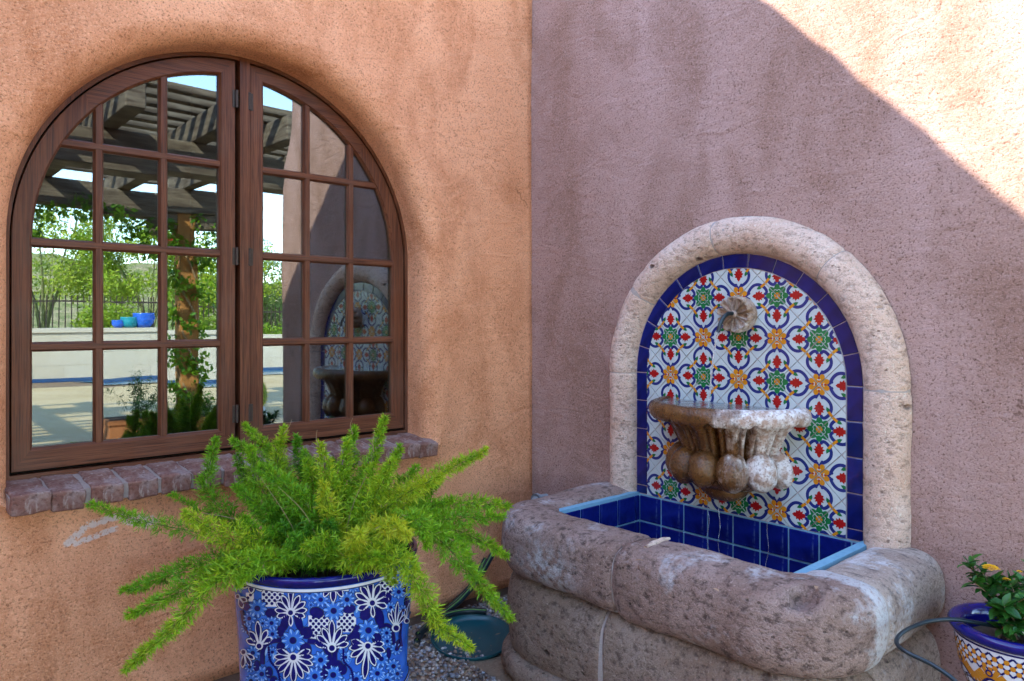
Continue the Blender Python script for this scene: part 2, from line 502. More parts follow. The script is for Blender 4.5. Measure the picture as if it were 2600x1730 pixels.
# ------------------------------------------------------------------ house
house = thing('stucco_house', (0, 0, GZ), 'terracotta stucco house corner with an arched wooden window', 'house')
XC, ZS, RO = -1.3276, 1.4614, .714     # the window stands .12 m behind the wall face
ZB = .70
WALL_H = 3.64
def outline():
    pts = []
    for i in range(34): pts.append(((XC - RO) + 2 * RO * i / 34, ZB, 0, -1))
    for i in range(22): pts.append((XC + RO, ZB + (ZS - ZB) * i / 22, 1, 0))
    for i in range(150):
        a = PI * i / 150
        pts.append((XC + RO * math.cos(a), ZS + RO * math.sin(a), math.cos(a), math.sin(a)))
    for i in range(22): pts.append((XC - RO, ZS - (ZS - ZB) * i / 22, -1, 0))
    return pts
def left_wall():
    OL = outline()
    n = len(OL)
    x0, x1, z0, z1 = -9.0, 0.012, .004, WALL_H
    def wob(x, z, amp=1.0):
        return (noise.noise(Vector((x * 1.1, 3.3, z * 1.1))) * .010 + noise.noise(Vector((x * 3.4, 7.7, z * 3.4))) * .004) * amp
    rows = []
    for off, y in [(0, .20), (0, .13), (.001, .10), (.004, .075)] + [(.004 + .070 * (1 - math.cos(a)), -.020 + .080 * (1 - math.sin(a))) for a in [PI / 2 * k / 11 for k in range(12)]]:
        row = []
        for (x, z, nx, nz) in OL:
            a = math.atan2(z - ZS, x - XC)
            bump = 1 + .22 * noise.noise(Vector((math.cos(a) * 2.2, math.sin(a) * 2.2, 1.7)))
            o = off * bump * (1.0 if nz > -.5 else .25)
            p = Vector((x + nx * o, y + (off / .074) * wob(x, z), z + nz * o))
            p.y += noise.noise(Vector((p.x * 14, y * 14, p.z * 14))) * .0035 * min(1, off / .02)
            row.append(p)
        rows.append(row)
    last = rows[-1]
    cx, cz = XC, 1.42
    tgt = []
    for p in last:
        dx, dz = p.x - cx, p.z - cz
        k = min([((x1 if dx > 0 else x0) - cx) / dx if abs(dx) > 1e-6 else 1e9, ((z1 if dz > 0 else z0) - cz) / dz if abs(dz) > 1e-6 else 1e9])
        tgt.append([cx + dx * k, cz + dz * k])
    for c in ((x0, z0), (x1, z0), (x1, z1), (x0, z1)):
        i = min(range(n), key=lambda j: (tgt[j][0] - c[0]) ** 2 + (tgt[j][1] - c[1]) ** 2)
        tgt[i] = list(c)
    for i in range(n):      # hand-trowelled parapet edge
        if abs(tgt[i][1] - z1) < 1e-4:
            x = tgt[i][0]
            tgt[i][1] += noise.noise(Vector((x * 9, .3, .2))) * .022 + noise.noise(Vector((x * 2.5, 5.3, .2))) * .03
    K = 22
    for k in range(1, K + 1):
        u = (k / K) ** 1.5
        row = []
        for p, q in zip(last, tgt):
            x, z = p.x + (q[0] - p.x) * u, p.z + (q[1] - p.z) * u
            dist = math.hypot(x - p.x, z - p.z)
            row.append(Vector((x, wob(x, z) - .020 * math.exp(-(dist / .11) ** 2) * (1 if p.z > ZB + .03 else .3), z)))
        rows.append(row)
    rows.append([Vector((p.x, .40, p.z + (.0 if p.z < 3 else -.02))) for p in rows[-1]])
    m = MB()
    m.quad_grid(rows, False, True)
    o = m.build('wall', M['stucco_l'], house, smooth=True)
    fix_normals(o)
    o['label'] = 'terracotta stucco wall with the arched window set into it'
left_wall()

def right_wall():
    rows = []
    NZ = 90
    H = 4.3
    for iz in range(NZ + 1):
        z = GZ - .02 + (H - GZ) * iz / NZ
        u = min(1, max(0, (z - 2.12) / .45)); u = u * u * (3 - 2 * u)
        ye = -2.14 + .16 * u
        plan = [(0, .02 + (ye + .07) * k / 52) for k in range(53)]
        for k in range(1, 8):
            a = PI / 2 * k / 7
            plan.append((.07 * (1 - math.cos(a)), ye + .07 - .07 * math.sin(a)))
        plan = plan[:60] + [(.27, ye), (.30, ye + .01), (.33, ye + .04), (.34, ye + .08), (.34, .02)]
        row = []
        for x, y in plan:
            w = (noise.noise(Vector((1.9, y * 1.2, z * 1.2))) * .010 + noise.noise(Vector((5.9, y * 3.6, z * 3.6))) * .004) * min(1, max(0, -y / .2))
            row.append(Vector((x + w, y, z)))
        rows.append(row)
    rows.append([Vector((.17 + (p.x - .17) * .85, p.y, H + .02)) for p in rows[-1]])
    rows.append([Vector((.17, max(p.y, -1.9), H + .03)) for p in rows[-1]])
    m = MB(); m.quad_grid(rows)
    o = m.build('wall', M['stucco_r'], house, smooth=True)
    fix_normals(o)
    o['label'] = 'stucco wall coloured with mauve sky shade behind the fountain, sunlit above a slanting shadow'
right_wall()
m = MB(); rows = []  # wing added out of view, cuts the low sky on the left
for i in range(31):
    y = .02 - 5.0 * i / 30
    row = []
    for x, z in [(-5.2, GZ)] + [(-5.2, GZ + 3.6 * k / 24) for k in range(1, 25)] + [(-5.23, 3.62), (-5.3, 3.66), (-5.5, 3.66), (-5.57, 3.62), (-5.6, 3.5), (-5.6, GZ)]:
        row.append(Vector((x + (noise.noise(Vector((2.2, y, z))) * .012 if x == -5.2 else 0), y, z)))
    rows.append(row)
m.quad_grid(rows); m.add([Vector(p) for p in rows[-1]], [list(range(len(rows[-1])))])
o = fix_normals(m.build('wall', M['stucco_l'], house, smooth=True)); o['label'] = 'unseen stucco wing added across the patio to block low sky'
m = MB(); m.box((-9, .012, GZ - .1), (.0, .30, .02))
m.build('footing', M['footing'], house)
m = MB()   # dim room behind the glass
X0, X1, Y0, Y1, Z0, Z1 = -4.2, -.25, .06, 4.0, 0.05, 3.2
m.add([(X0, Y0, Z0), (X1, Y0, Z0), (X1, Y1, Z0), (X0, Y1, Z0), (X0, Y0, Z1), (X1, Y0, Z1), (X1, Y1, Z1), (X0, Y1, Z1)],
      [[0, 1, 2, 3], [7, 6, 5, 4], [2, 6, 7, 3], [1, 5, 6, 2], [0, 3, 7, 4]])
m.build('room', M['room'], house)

# ---- window frame
wf = MB()
def band(mb, A, B, ya, yb, mats):
    n = len(A)
    b = len(mb.v)
    mb.v.extend([(p[0], ya, p[1]) for p in A] + [(p[0], yb, p[1]) for p in B])
    for i in range(n):
        j = (i + 1) % n
        mb.f.append([b + i, b + j, b + n + j, b + n + i]); mb.m.append(mats[i])
def shape(r, zb, full=True):
    pts = [(XC - r, zb), (XC + r, zb)] + [(XC + r * math.cos(PI * k / 60), ZS + r * math.sin(PI * k / 60)) for k in range(61)]
    return pts
fm = [1, 0] + [0 if (k < 16 or k > 44) else 1 for k in range(60)] + [0]
A, B, C2 = shape(.731, .7013), shape(.7016, .7536), shape(.690, .7598)
band(wf, A, A, .145, .120, fm); band(wf, A, B, .120, .120, fm); band(wf, B, B, .120, .158, fm)
band(wf, B, C2, .158, .1585, [2] * len(fm))
zt = ZS + .709
wf.box((-1.3358, .116, .742), (-1.2994, .180, zt), 0)
wf.add([(-1.3523, .1585, .7536), (-1.2917, .1585, .7536), (-1.2917, .1585, zt - .01), (-1.3523, .1585, zt - .01)], [[0, 1, 2, 3]], 2)
fix_normals(wf.build('window_frame', [M['wood_v'], M['wood_h'], M['gap']], house))

def sash(si, xe, xi, munt, ang):
    def shp(r, x_edge, zb):
        pts = [(x_edge, zb), (XC + si * r, zb)]
        te = math.acos((x_edge - XC) * si / r)
        for k in range(41):
            th = te * k / 40
            pts.append((XC + si * r * math.cos(th), ZS + r * math.sin(th)))
        return pts
    O = shp(.6964, xe, .7639)
    I = shp(.649, xi, .8235)
    I2 = shp(.642, xi + si * .007, .8317)
    n = len(O)
    mats = [1, 0] + [0 if k < 20 else 1 for k in range(40)] + [0]
    YF = .124
    mb = MB()
    O2 = shp(.6949, xe + si * .0015, .7654)
    band(mb, O, O, .164, YF + .0015, mats)
    band(mb, O, O2, YF + .0015, YF, mats)
    band(mb, O2, I, YF, YF, mats)
    band(mb, I, I2, YF, YF + .010, mats)
    band(mb, I2, I2, YF + .010, .152, mats)
    o = mb.build('window_sash', [M['wood_v'], M['wood_h']], house)
    fix_normals(o)
    inner = shp(.645, xi + si * .004, .8276)
    if si < 0: reg = inner[::-1]
    else: reg = inner
    area = sum(reg[i][0] * reg[(i + 1) % n][1] - reg[(i + 1) % n][0] * reg[i][1] for i in range(n))
    if area < 0: reg = reg[::-1]
    def bar(p0, p1, w0=.0165, w1=.030):
        d = Vector((p1[0] - p0[0], 0, p1[1] - p0[1])).normalized()
        s = Vector((-d.z, 0, d.x))
        m = MB()
        dy = 0 if abs(d.z) > .5 else -.0006
        sec = [(-w1 / 2, .150), (-w1 / 2, .1405), (-w0 / 2 - .001, .1300), (-w0 / 2, .1292), (w0 / 2, .1292), (w0 / 2 + .001, .1300), (w1 / 2, .1405), (w1 / 2, .150)]
        rows = []
        for p in (p0, p1):
            rows.append([Vector((p[0], 0, p[1])) + s * a + Vector((0, y + dy, 0)) for a, y in sec])
        m.quad_grid(rows, False, True)
        return fix_normals(m.build('muntin', M['wood_v'] if abs(d.z) > .5 else M['wood_h'], o))
    rr = .651
    for x in munt:
        bar((x, .8276), (x, ZS + math.sqrt(rr * rr - (x - XC) ** 2)))
    zr = [1.1399, 1.4614, 1.7798]
    for z in zr:
        xf = XC + si * (rr if z <= ZS else math.sqrt(rr * rr - (z - ZS) ** 2))
        bar((xi, z), (xf, z))
    xs = sorted([xi] + list(munt) + [XC + si * .657])
    zs = [.82] + zr + [2.2]
    for i in range(3):
        for j in range(4):
            g = .006
            cell = [(xs[i] + g, zs[j] + g), (xs[i + 1] - g, zs[j] + g), (xs[i + 1] - g, zs[j + 1] - g), (xs[i] + g, zs[j + 1] - g)]
            poly = clip_poly(cell, reg)
            if len(poly) < 3: continue
            cxp = sum(p[0] for p in poly) / len(poly); czp = sum(p[1] for p in poly) / len(poly)
            a = math.radians(ang + random.uniform(-.24, .24)); b = math.radians(random.uniform(-.22, .22))
            m = MB()
            k = len(poly)
            vv = []
            for yy in (.1435, .1475):
                for (x, z) in poly:
                    vv.append((x, yy + math.sin(a) * (x - cxp) + math.sin(b) * (z - czp), z))
            m.add(vv, [list(range(k)), list(range(k, 2 * k))[::-1]] + [[q, q + k, (q + 1) % k + k, (q + 1) % k] for q in range(k)])
            fix_normals(m.build('pane', M['glass'], o))
    for z in (2.0212, 1.4532, .8841):
        m = MB()
        xh = xe - si * .0035
        m.tube([(xh, .119, z - .033), (xh, .119, z - .031), (xh, .119, z + .031), (xh, .119, z + .033)], [.003, .0062, .0062, .003], 10)
        for q in (-.011, .011): m.tube([(xh, .119, z + q - .001), (xh, .119, z + q + .001)], .0068, 10)
        m.box((min(xh, xh + si * .014), .1215, z - .031), (max(xh, xh + si * .014), .1235, z + .031))
        m.build('hinge', M['iron'], o)
sash(-1, -1.3502, -1.3995, (-1.5916, -1.7878), 0.0)
sash(1, -1.2963, -1.2496, (-1.0678, -.8777), 1.75)

# ---- brick sill
m = MB()
ys, zt0, zt1, zb = -.049, .7215, .7390, .677
m.add([(-2.052, ys, zb), (-.585, ys, zb), (-.585, .11, zb), (-2.052, .11, zb), (-2.052, ys, zt0), (-.585, ys, zt0), (-.585, .13, zt1), (-2.052, .13, zt1)],
      [[3, 2, 1, 0], [4, 5, 6, 7], [0, 1, 5, 4], [1, 2, 6, 5], [2, 3, 7, 6], [3, 0, 4, 7]])
sill = m.build('window_sill', M['mortar'], house)
bricks = [bevel_box('brick', (.088, .195, .057), .0065, M['brick'], .006, 3, s, 3) for s in range(6)]
for i in range(15):
    x = -2.047 + .0417 + i * .0993 + random.uniform(-.003, .003)
    if i == 14: x = -.625
    inst('brick', bricks[i % 6], sill, (x, .038 + random.uniform(-.005, .004) - (.010 if i == 0 else 0), .7065 + random.uniform(-.002, .002)),
         (math.radians(5.5 + random.uniform(-2, 2)), math.radians(random.uniform(-1.5, 1.5)), math.radians(random.uniform(-2.5, 2.5))), (1.0 if i else 1.12, 1, 1))

# ------------------------------------------------------------------ wall fountain
YC = -1.0865
ft = thing('wall_fountain', (-.3, YC, GZ), 'stone wall fountain with tiled arch, carved half bowl and rounded basin', 'fountain')
ZSP, RS, RT = 1.013, .5155, .067          # spring line, arch centre-line radius, roll radius
def arch_pos(s):
    """centre line of the half-round surround; s in metres from the left foot"""
    H0 = ZSP - .505
    if s < H0: return (YC + RS, .505 + s, 1, 0)
    a = (s - H0) / RS
    if a < PI: return (YC + RS * math.cos(a), ZSP + RS * math.sin(a), math.cos(a), math.sin(a))
    return (YC - RS, ZSP - (s - H0 - PI * RS), -1, 0)
H0 = ZSP - .505
LT = 2 * H0 + PI * RS
def roll(s0, s1, r, mat, name, seed, disp=.0028):
    n = max(8, int((s1 - s0) / .012))
    rows = []
    for i in range(n + 1):
        s = s0 + (s1 - s0) * i / n
        y, z, ny, nz = arch_pos(s)
        e = min(s - s0, s1 - s)
        k = 1 - .05 * max(0, 1 - e / .009) ** 2
        row = []
        for j in range(25):
            ps = PI * j / 24
            p = Vector((-math.sin(ps) * r * k * 1.04, y + ny * math.cos(ps) * r * k, z + nz * math.cos(ps) * r * k))
            d = fbm(p * 16 + Vector((seed, 0, 0)), 4) * disp + noise.noise(p * 4 + Vector((0, seed, 0))) * .003
            nn = Vector((-math.sin(ps), ny * math.cos(ps), nz * math.cos(ps)))
            row.append(p + nn * d)
        rows.append(row)
    m = MB(); m.quad_grid(rows, False, False)
    for rw in (rows[0], rows[-1]):
        m.add([Vector(p) for p in rw], [list(range(25))])
    o = m.build(name, mat, ft, smooth=True)
    return fix_normals(o)
js = [0, H0 - .004, H0 + math.radians(37) * RS, H0 + math.radians(82) * RS, H0 + math.radians(132) * RS, H0 + PI * RS + .006, LT + .02]
for i in range(6):
    roll(js[i] + (.002 if i else 0), js[i + 1] - .002, RT, M['arch_stone'], 'surround_stone', i * 5.3)
roll(.003, LT, RT - .0035, M['white_mortar'], 'surround_mortar', 1, .0012)

# ---- tiled panel
HP, ZP0 = .3965, .525              # panel half width, bottom
XPF = -.018                        # tile face
HB = .4465
def panel_outline(h, zb, n=40):
    r = h
    return [(-h, zb), (h, zb)] + [(r * math.cos(PI * k / n), ZSP + r * math.sin(PI * k / n)) for k in range(n + 1)]
def pw(h, v, x): return (x, YC - h, v)
m = MB()
reg = panel_outline(HB + .012, ZP0 - .02)
m.add([pw(h, v, XPF + .0045) for h, v in reg], [list(range(len(reg)))])
panel = m.build('tile_panel', M['tile_grout'], ft)
fix_normals(panel)
def stroke(pts, w):
    """quads along a polyline in 2-D"""
    out = []
    L = []; Rr = []
    for i, p in enumerate(pts):
        a = pts[max(0, i - 1)]; b = pts[min(len(pts) - 1, i + 1)]
        dx, dy = b[0] - a[0], b[1] - a[1]
        k = math.hypot(dx, dy) or 1
        ww = w[i] if isinstance(w, list) else w
        nx, ny = -dy / k * ww / 2, dx / k * ww / 2
        L.append((p[0] + nx, p[1] + ny)); Rr.append((p[0] - nx, p[1] - ny))
    for i in range(len(pts) - 1):
        out.append([Rr[i], Rr[i + 1], L[i + 1], L[i]])
    return out
def smooth2(pts, n):
    return [(p.x, p.y) for p in catmull([Vector((a, b, 0)) for a, b in pts], n)]
def fan(c, rf, a0, a1, n):
    """sector polygon pieces round c (each a thin wedge)"""
    out = []
    for i in range(n):
        p, q = a0 + (a1 - a0) * i / n, a0 + (a1 - a0) * (i + 1) / n
        out.append([c, (c[0] + rf(p) * math.cos(p), c[1] + rf(p) * math.sin(p)), (c[0] + rf(q) * math.cos(q), c[1] + rf(q) * math.sin(q))])
    return out
def motif():
    """one hand-painted tile, unit = tile diagonal, green corner at -.5, orange corner at +.5"""
    Lr = []
    ring = smooth2([(-.175, .035), (-.225, .062), (-.235, .125), (-.16, .215), (-.04, .272), (.07, .262), (.155, .205), (.215, .125), (.245, .055), (.32, .022)], 22)
    for sg in (1, -1):
        q = [(a, b * sg) for a, b in ring]
        for s in stroke(q, .074): Lr.append((1, s))
        Lr.append((1, [(.275, .115 * sg), (.215, .125 * sg), (.175, .07 * sg), (.20, .03 * sg), (.245, .075 * sg)]))
        for s in stroke([(-.085, .205 * sg), (-.205, .30 * sg)], .062): Lr.append((4, s))
        Lr.append((3, [(-.10, .175 * sg), (-.085, .235 * sg), (-.03, .235 * sg), (.02, .165 * sg), (-.045, .155 * sg)]))
    for s in stroke([(.29, 0), (.37, 0)], .055): Lr.append((1, s))
    up = [(-.185, 0), (-.175, .045), (-.115, .05), (-.125, .105), (-.072, .078), (-.055, .135), (-.008, .085), (.035, .105), (.045, .05), (.085, .045), (.135, 0)]
    for i in range(len(up) - 1):
        a, b = up[i], up[i + 1]
        Lr.append((2, [(-.03, 0), a, b])); Lr.append((2, [(-.03, 0), (a[0], -a[1]), (b[0], -b[1])]))
    Lr.extend((3, p) for p in fan((-.5, 0), lambda q: .185 + .09 * abs(math.cos(4 * q)) ** .8, -PI / 4, PI / 4, 22))
    for k in (-1, 1):
        arc = [(-.5 + .115 * math.cos(k * PI / 8 + u) * (1.0 + .32 * math.cos(4 * u)), .115 * math.sin(k * PI / 8 + u) * (1.0 + .32 * math.cos(4 * u))) for u in [PI / 8 * (j / 5 - 1) for j in range(11)]]
        for s in stroke(arc, .011): Lr.append((0, s))
    Lr.extend((4, p) for p in fan((-.5, 0), lambda q: .075, -PI / 4, PI / 4, 6))
    Lr.extend((4, p) for p in fan((.5, 0), lambda q: .15 + .10 * abs(math.sin(4 * q)) ** .6, PI * .75, PI * 1.25, 22))
    for s in stroke([(.33, 0), (.46, 0)], [.035, .02]): Lr.append((2, s))
    for k in (-1, 1):
        for s in stroke([(.40, .0), (.385, .042 * k)], .02): Lr.append((0, s))
    Lr.extend((0, p) for p in fan((.5, 0), lambda q: .045, PI * .75, PI * 1.25, 6))
    return Lr
MOT = motif()
DT = .147
TM = [M['tile_white'], M['tile_navy'], M['tile_red'], M['tile_green'], M['tile_orange']]
g = .0022 / DT
diamond = [(.5 - g, 0), (0, .5 - g), (-.5 + g, 0), (0, -.5 + g)]
def ccw(p):
    a = sum(p[i][0] * p[(i + 1) % len(p)][1] - p[(i + 1) % len(p)][0] * p[i][1] for i in range(len(p)))
    return p if a > 0 else p[::-1]
LAYER = {}
def tile_mesh(cut=None, rot=0, org=(0, 0)):
    """cut: convex outline in panel metres; else a whole tile in its own frame"""
    mb = MB()
    cr, sr = math.cos(rot), math.sin(rot)
    def tr(p):
        a, b = p[0] * DT, p[1] * DT
        return (org[0] + a * cr + b * sr, org[1] - a * sr + b * cr)
    def put(poly, x, mi):
        if cut is not None:
            poly = clip_poly(poly, cut)
            if len(poly) < 3: return None
        mb.add([(x, -h, v) for h, v in poly], [list(range(len(poly)))], mi)
        return poly
    base = put(ccw([tr(p) for p in diamond]), 0, 0)
    if not base: return None
    k = len(base)
    mb.add([(0, -h, v) for h, v in base] + [(.006, -h, v) for h, v in base], [[i, (i + 1) % k, (i + 1) % k + k, i + k] for i in range(k)], 0)
    for i, (mi, poly) in enumerate(MOT):
        q = clip_poly(ccw(poly), ccw(diamond))
        if len(q) < 3: continue
        put(ccw([tr(p) for p in q]), -.0002 - (i // 2) * .0000125, mi)
    return mb
whole = tile_mesh()
for f in whole.f: f.reverse()
whole_me = whole.mesh('tile', TM)
PANEL = panel_outline(HP - .002, ZP0 + .002)
def inside(p):
    return all((PANEL[(i + 1) % len(PANEL)][0] - PANEL[i][0]) * (p[1] - PANEL[i][1]) - (PANEL[(i + 1) % len(PANEL)][1] - PANEL[i][1]) * (p[0] - PANEL[i][0]) >= 0 for i in range(len(PANEL)))
LH, LV = -(-1.1 - YC), 1.012      # a lattice point (orange flower) in panel coordinates
for k in range(-5, 6):
    for j in range(-5, 5):
        par = (k + j) % 2         # 0 orange, 1 green
        for horiz in (True, False):
            cx = LH + DT * (k + (.5 if horiz else 0)); cz = LV + DT * (j + (0 if horiz else .5))
            # axis from green to orange
            if horiz: rot = PI if par == 0 else 0.0
            else: rot = PI / 2 if par == 0 else -PI / 2
            cor = [(cx + DT / 2 * a, cz + DT / 2 * b) for a, b in ((1, 0), (0, 1), (-1, 0), (0, -1))]
            if all(inside(c) for c in cor):
                inst('tile', whole_me, panel, (XPF + random.uniform(-.0009, .0009), YC - cx + random.uniform(-.0006, .0006), cz + random.uniform(-.0006, .0006)), (rot + random.uniform(-.007, .007), random.uniform(-.012, .012), random.uniform(-.012, .012)))
            else:
                mb = tile_mesh(PANEL, rot, (cx, cz))
                if mb:
                    for f in mb.f: f.reverse()
                    mb.v = [(x + XPF, YC + y, v) for x, y, v in mb.v]
                    mb.build('tile', TM, panel)
# cobalt border tiles
def prism_tile(poly, x, th, mat, name='border_tile', parent=panel):
    k = len(poly)
    mb = MB()
    cxp = sum(p[0] for p in poly) / k; czp = sum(p[1] for p in poly) / k
    inn = [(cxp + (p[0] - cxp) * .965, czp + (p[1] - czp) * .965) for p in poly]
    vv = [pw(h, v, x) for h, v in inn] + [pw(h, v, x + .0012) for h, v in poly] + [pw(h, v, x + th) for h, v in poly]
    fs = [list(range(k))[::-1]]
    for i in range(k):
        j = (i + 1) % k
        fs.append([i, j, k + j, k + i]); fs.append([k + i, k + j, 2 * k + j, 2 * k + i])
    mb.add(vv, fs)
    return fix_normals(mb.build(name, mat, parent, pw(cxp, czp, x)))
for sg in (-1, 1):
    z = ZP0 + .002
    edges = [z, ZP0 + .036] + [ZP0 + .036 + .1135 * q for q in range(1, 4)] + [ZSP]
    for a, b in zip(edges[:-1], edges[1:]):
        h0, h1 = sorted((sg * (HP + .001), sg * HB))
        prism_tile([(h0, a + .0015), (h1, a + .0015), (h1, b - .0015), (h0, b - .0015)], XPF, .006, M['cobalt_border'])
for k in range(13):
    a0, a1 = PI * k / 13 + .004, PI * (k + 1) / 13 - .004
    pts = [(HP + .001, a0), (HB, a0), (HB, (a0 + a1) / 2), (HB, a1), (HP + .001, a1), (HP + .001, (a0 + a1) / 2)]
    prism_tile([(r * math.cos(a), ZSP + r * math.sin(a)) for r, a in pts], XPF, .006, M['cobalt_border'])

# ---- basin: lining with tiles
YL, YR, XF = -.652, -1.530, -.462          # inner faces of the lining
ZT = .531
m = MB()
def wallbox(lo, hi): m.box(lo, hi)
wallbox((XF - .03, YL + .001, .10), (-.001, YL + .030, ZT))
wallbox((XF - .03, YR - .030, .10), (-.001, YR - .001, ZT))
wallbox((XF - .045, YR - .03, .10), (XF - .001, YL + .03, ZT - .012))
wallbox((-.016, YR, .10), (-.0005, YL, ZP0 - .001))
wallbox((XF - .02, YR - .02, .08), (0, YL + .02, .105))
basin = m.build('basin_lining', M['blue_grout'], ft)
lt = [bevel_box('lining_tile', (.101, .007, .101), .0018, M['cobalt_wet'], 0, 1, s) for s in range(1)][0]
for p_ in lt.polygons: p_.use_smooth = False
P = .1055
def lay(o0, du, n, face, z0=ZP0 - .002):
    for r in range(4):
        for c in range(n[1]):
            u0 = n[0] + c * P
            a, b = max(u0, n[2]), min(u0 + P, n[3])
            if b - a < .012: continue
            mid = (a + b) / 2
            zc = z0 - P * (r + .5)
            if face == 'back': loc, rot = (-.0185, mid, zc), PI / 2
            elif face == 'front': loc, rot = (XF + .0025, mid, zc - .012), PI / 2
            elif face == 'left': loc, rot = (mid, YL - .0025, zc), 0
            else: loc, rot = (mid, YR + .0025, zc), 0
            inst('lining_tile', lt, basin, (loc[0] + 0, loc[1], loc[2]), (0, 0, rot), ((b - a - .0065) / .101, 1, .975))
lay(0, 0, (-1.605, 10, YR, YL), 'back')
lay(0, 0, (-1.605, 10, YR, YL), 'front')
lay(0, 0, (-.47, 6, XF, -.02), 'left')
lay(0, 0, (-.47, 6, XF, -.02), 'right')

# ---- basin: rolled stones swept round a U
def upath(yl, yr, xf, rc):
    pts = []
    L1 = -xf - rc
    segs = [('l', (0, yl), (xf + rc, yl)), ('a', (xf + rc, yl - rc), PI / 2, PI), ('l', (xf, yl - rc), (xf, yr + rc)), ('a', (xf + rc, yr + rc), PI, PI * 1.5), ('l', (xf + rc, yr), (0, yr))]
    def at(s):
        for sg in segs:
            if sg[0] == 'l':
                L = math.hypot(sg[2][0] - sg[1][0], sg[2][1] - sg[1][1])
                if s <= L or sg is segs[-1]:
                    dx, dy = (sg[2][0] - sg[1][0]) / L, (sg[2][1] - sg[1][1]) / L
                    return (sg[1][0] + dx * s, sg[1][1] + dy * s, dy, -dx)
            else:
                L = rc * (sg[3] - sg[2])
                if s <= L:
                    a = sg[2] + s / rc
                    return (sg[1][0] + rc * math.cos(a), sg[1][1] + rc * math.sin(a), math.cos(a), math.sin(a))
            s -= L
    tot = sum((math.hypot(g_[2][0] - g_[1][0], g_[2][1] - g_[1][1]) if g_[0] == 'l' else rc * (g_[3] - g_[2])) for g_ in segs)
    lens = [(math.hypot(g_[2][0] - g_[1][0], g_[2][1] - g_[1][1]) if g_[0] == 'l' else rc * (g_[3] - g_[2])) for g_ in segs]
    return at, tot, lens
def sweep(at, s0, s1, hw, zc, hh, mat, name, seed, ex=2.5, amp=.006, off=0, round_end=.012, inner_flat=1.0, shrink=.07, hole=None):
    n = max(10, int((s1 - s0) / .008))
    NS = 72
    rows = []
    for i in range(n + 1):
        s = s0 + (s1 - s0) * i / n
        x, y, nx, ny = at(max(0.0, s))
        # outward normal of the U: away from the pool
        e = min(s - s0, s1 - s)
        k = 1 - shrink * max(0, 1 - e / round_end) ** 2.2
        row = []
        for j in range(NS):
            a = 2 * PI * j / NS
            ca, sa = math.cos(a), math.sin(a)
            e_ = ex + (.7 if sa > 0 else 0)
            u = math.copysign(abs(ca) ** (2 / e_), ca); w = math.copysign(abs(sa) ** (2 / e_), sa)
            if u < 0: u *= inner_flat
            p = Vector((x + nx * (u * hw * k + off), y + ny * (u * hw * k + off), zc + w * hh * k))
            nn = Vector((nx * ca, ny * ca, sa))
            q = p + Vector((seed, seed * .3, 0))
            d = noise.noise(q * 4.5) * amp * 1.3 + fbm(q * 13, 4) * amp * .55 + noise.noise(q * 55) * amp * .12
            pit = noise.noise(q * 21 + Vector((4, 4, 4)))
            if pit > .45: d -= (pit - .45) * amp * 1.4
            if hole is not None:
                hv = p - hole
                hd = math.sqrt((hv.dot(RGT) / .042) ** 2 + (hv.dot(FWD) / .032) ** 2 + (hv.z / .05) ** 2) + noise.noise(p * 30) * .25
                d -= .050 * max(0, 1 - hd ** 2) ** .6 if hd < 1 else 0
            row.append(p + nn * d)
        rows.append(row)
    m = MB(); m.quad_grid(rows, False, True)
    m.add([Vector(p) for p in rows[0]], [list(range(NS))]); m.add([Vector(p) for p in rows[-1]], [list(range(NS))])
    return fix_normals(m.build(name, mat, ft, smooth=True))
cat_, ctot, cl = upath(-.530, -1.650, -.572, .155)
# joint on the front at y = -1.07, joint near the right corner at x = -.40
sA = cl[0] + cl[1] + (-.530 - .155 + 1.075)
sB = ctot - .395
sweep(cat_, .0, sA - .0035, .116, .433, .112, M['rough_stone'], 'coping_stone', 1.3, 2.7, .0065, shrink=.07)
o = sweep(cat_, sA + .0035, sB - .003, .120, .430, .119, M['rough_stone'], 'coping_stone', 8.1, 2.65, .0075, round_end=.04, shrink=.10, hole=hit(2040, 1533, 2, .515))
o['label'] = 'rough pitted front stone of the basin rim with white lime on its end'
sweep(cat_, sB + .004, ctot, .113, .428, .112, M['smooth_stone'], 'coping_stone', 4.7, 2.3, .0028)
sweep(cat_, sA - .03, sA + .03, .105, .430, .103, M['white_mortar'], 'joint_mortar', 2.2, 2.5, .003)
sweep(cat_, sB - .03, sB + .03, .108, .428, .106, M['white_mortar'], 'joint_mortar', 2.9, 2.4, .002)
bat, btot, bl = upath(-.545, -1.635, -.555, .155)
sA2 = bl[0] + bl[1] + (-.545 - .155 + 1.02)
sB2 = btot - .40
sweep(bat, .0, sA2 - .004, .118, .165, .165, M['base_stone'], 'base_stone', 21.3, 2.6, .007)
sweep(bat, sA2 + .004, sB2 - .003, .119, .165, .165, M['base_stone'], 'base_stone', 27.1, 2.6, .007)
sweep(bat, sB2 + .003, btot, .116, .165, .165, M['smooth_stone'], 'base_stone', 33.7, 2.5, .003)
sweep(bat, sA2 - .03, sA2 + .03, .113, .165, .158, M['white_mortar'], 'joint_mortar', 12.2, 2.6, .003)
sweep(bat, .0, btot, .036, .012, .042, M['base_stone'], 'base_foot', 41.0, 2.2, .004, off=.105)
# a chip of pale stone left in the joint
m = MB()
a = hit(1700, 1368, 2, .546); b = hit(1640, 1392, 2, .548)
m.tube([a, a.lerp(b, .3) + Vector((0, 0, .004)), a.lerp(b, .7) + Vector((0, 0, .003)), b], [.004, .009, .011, .007], 6)
m.build('joint_chip', M['arch_stone'], ft, smooth=True)

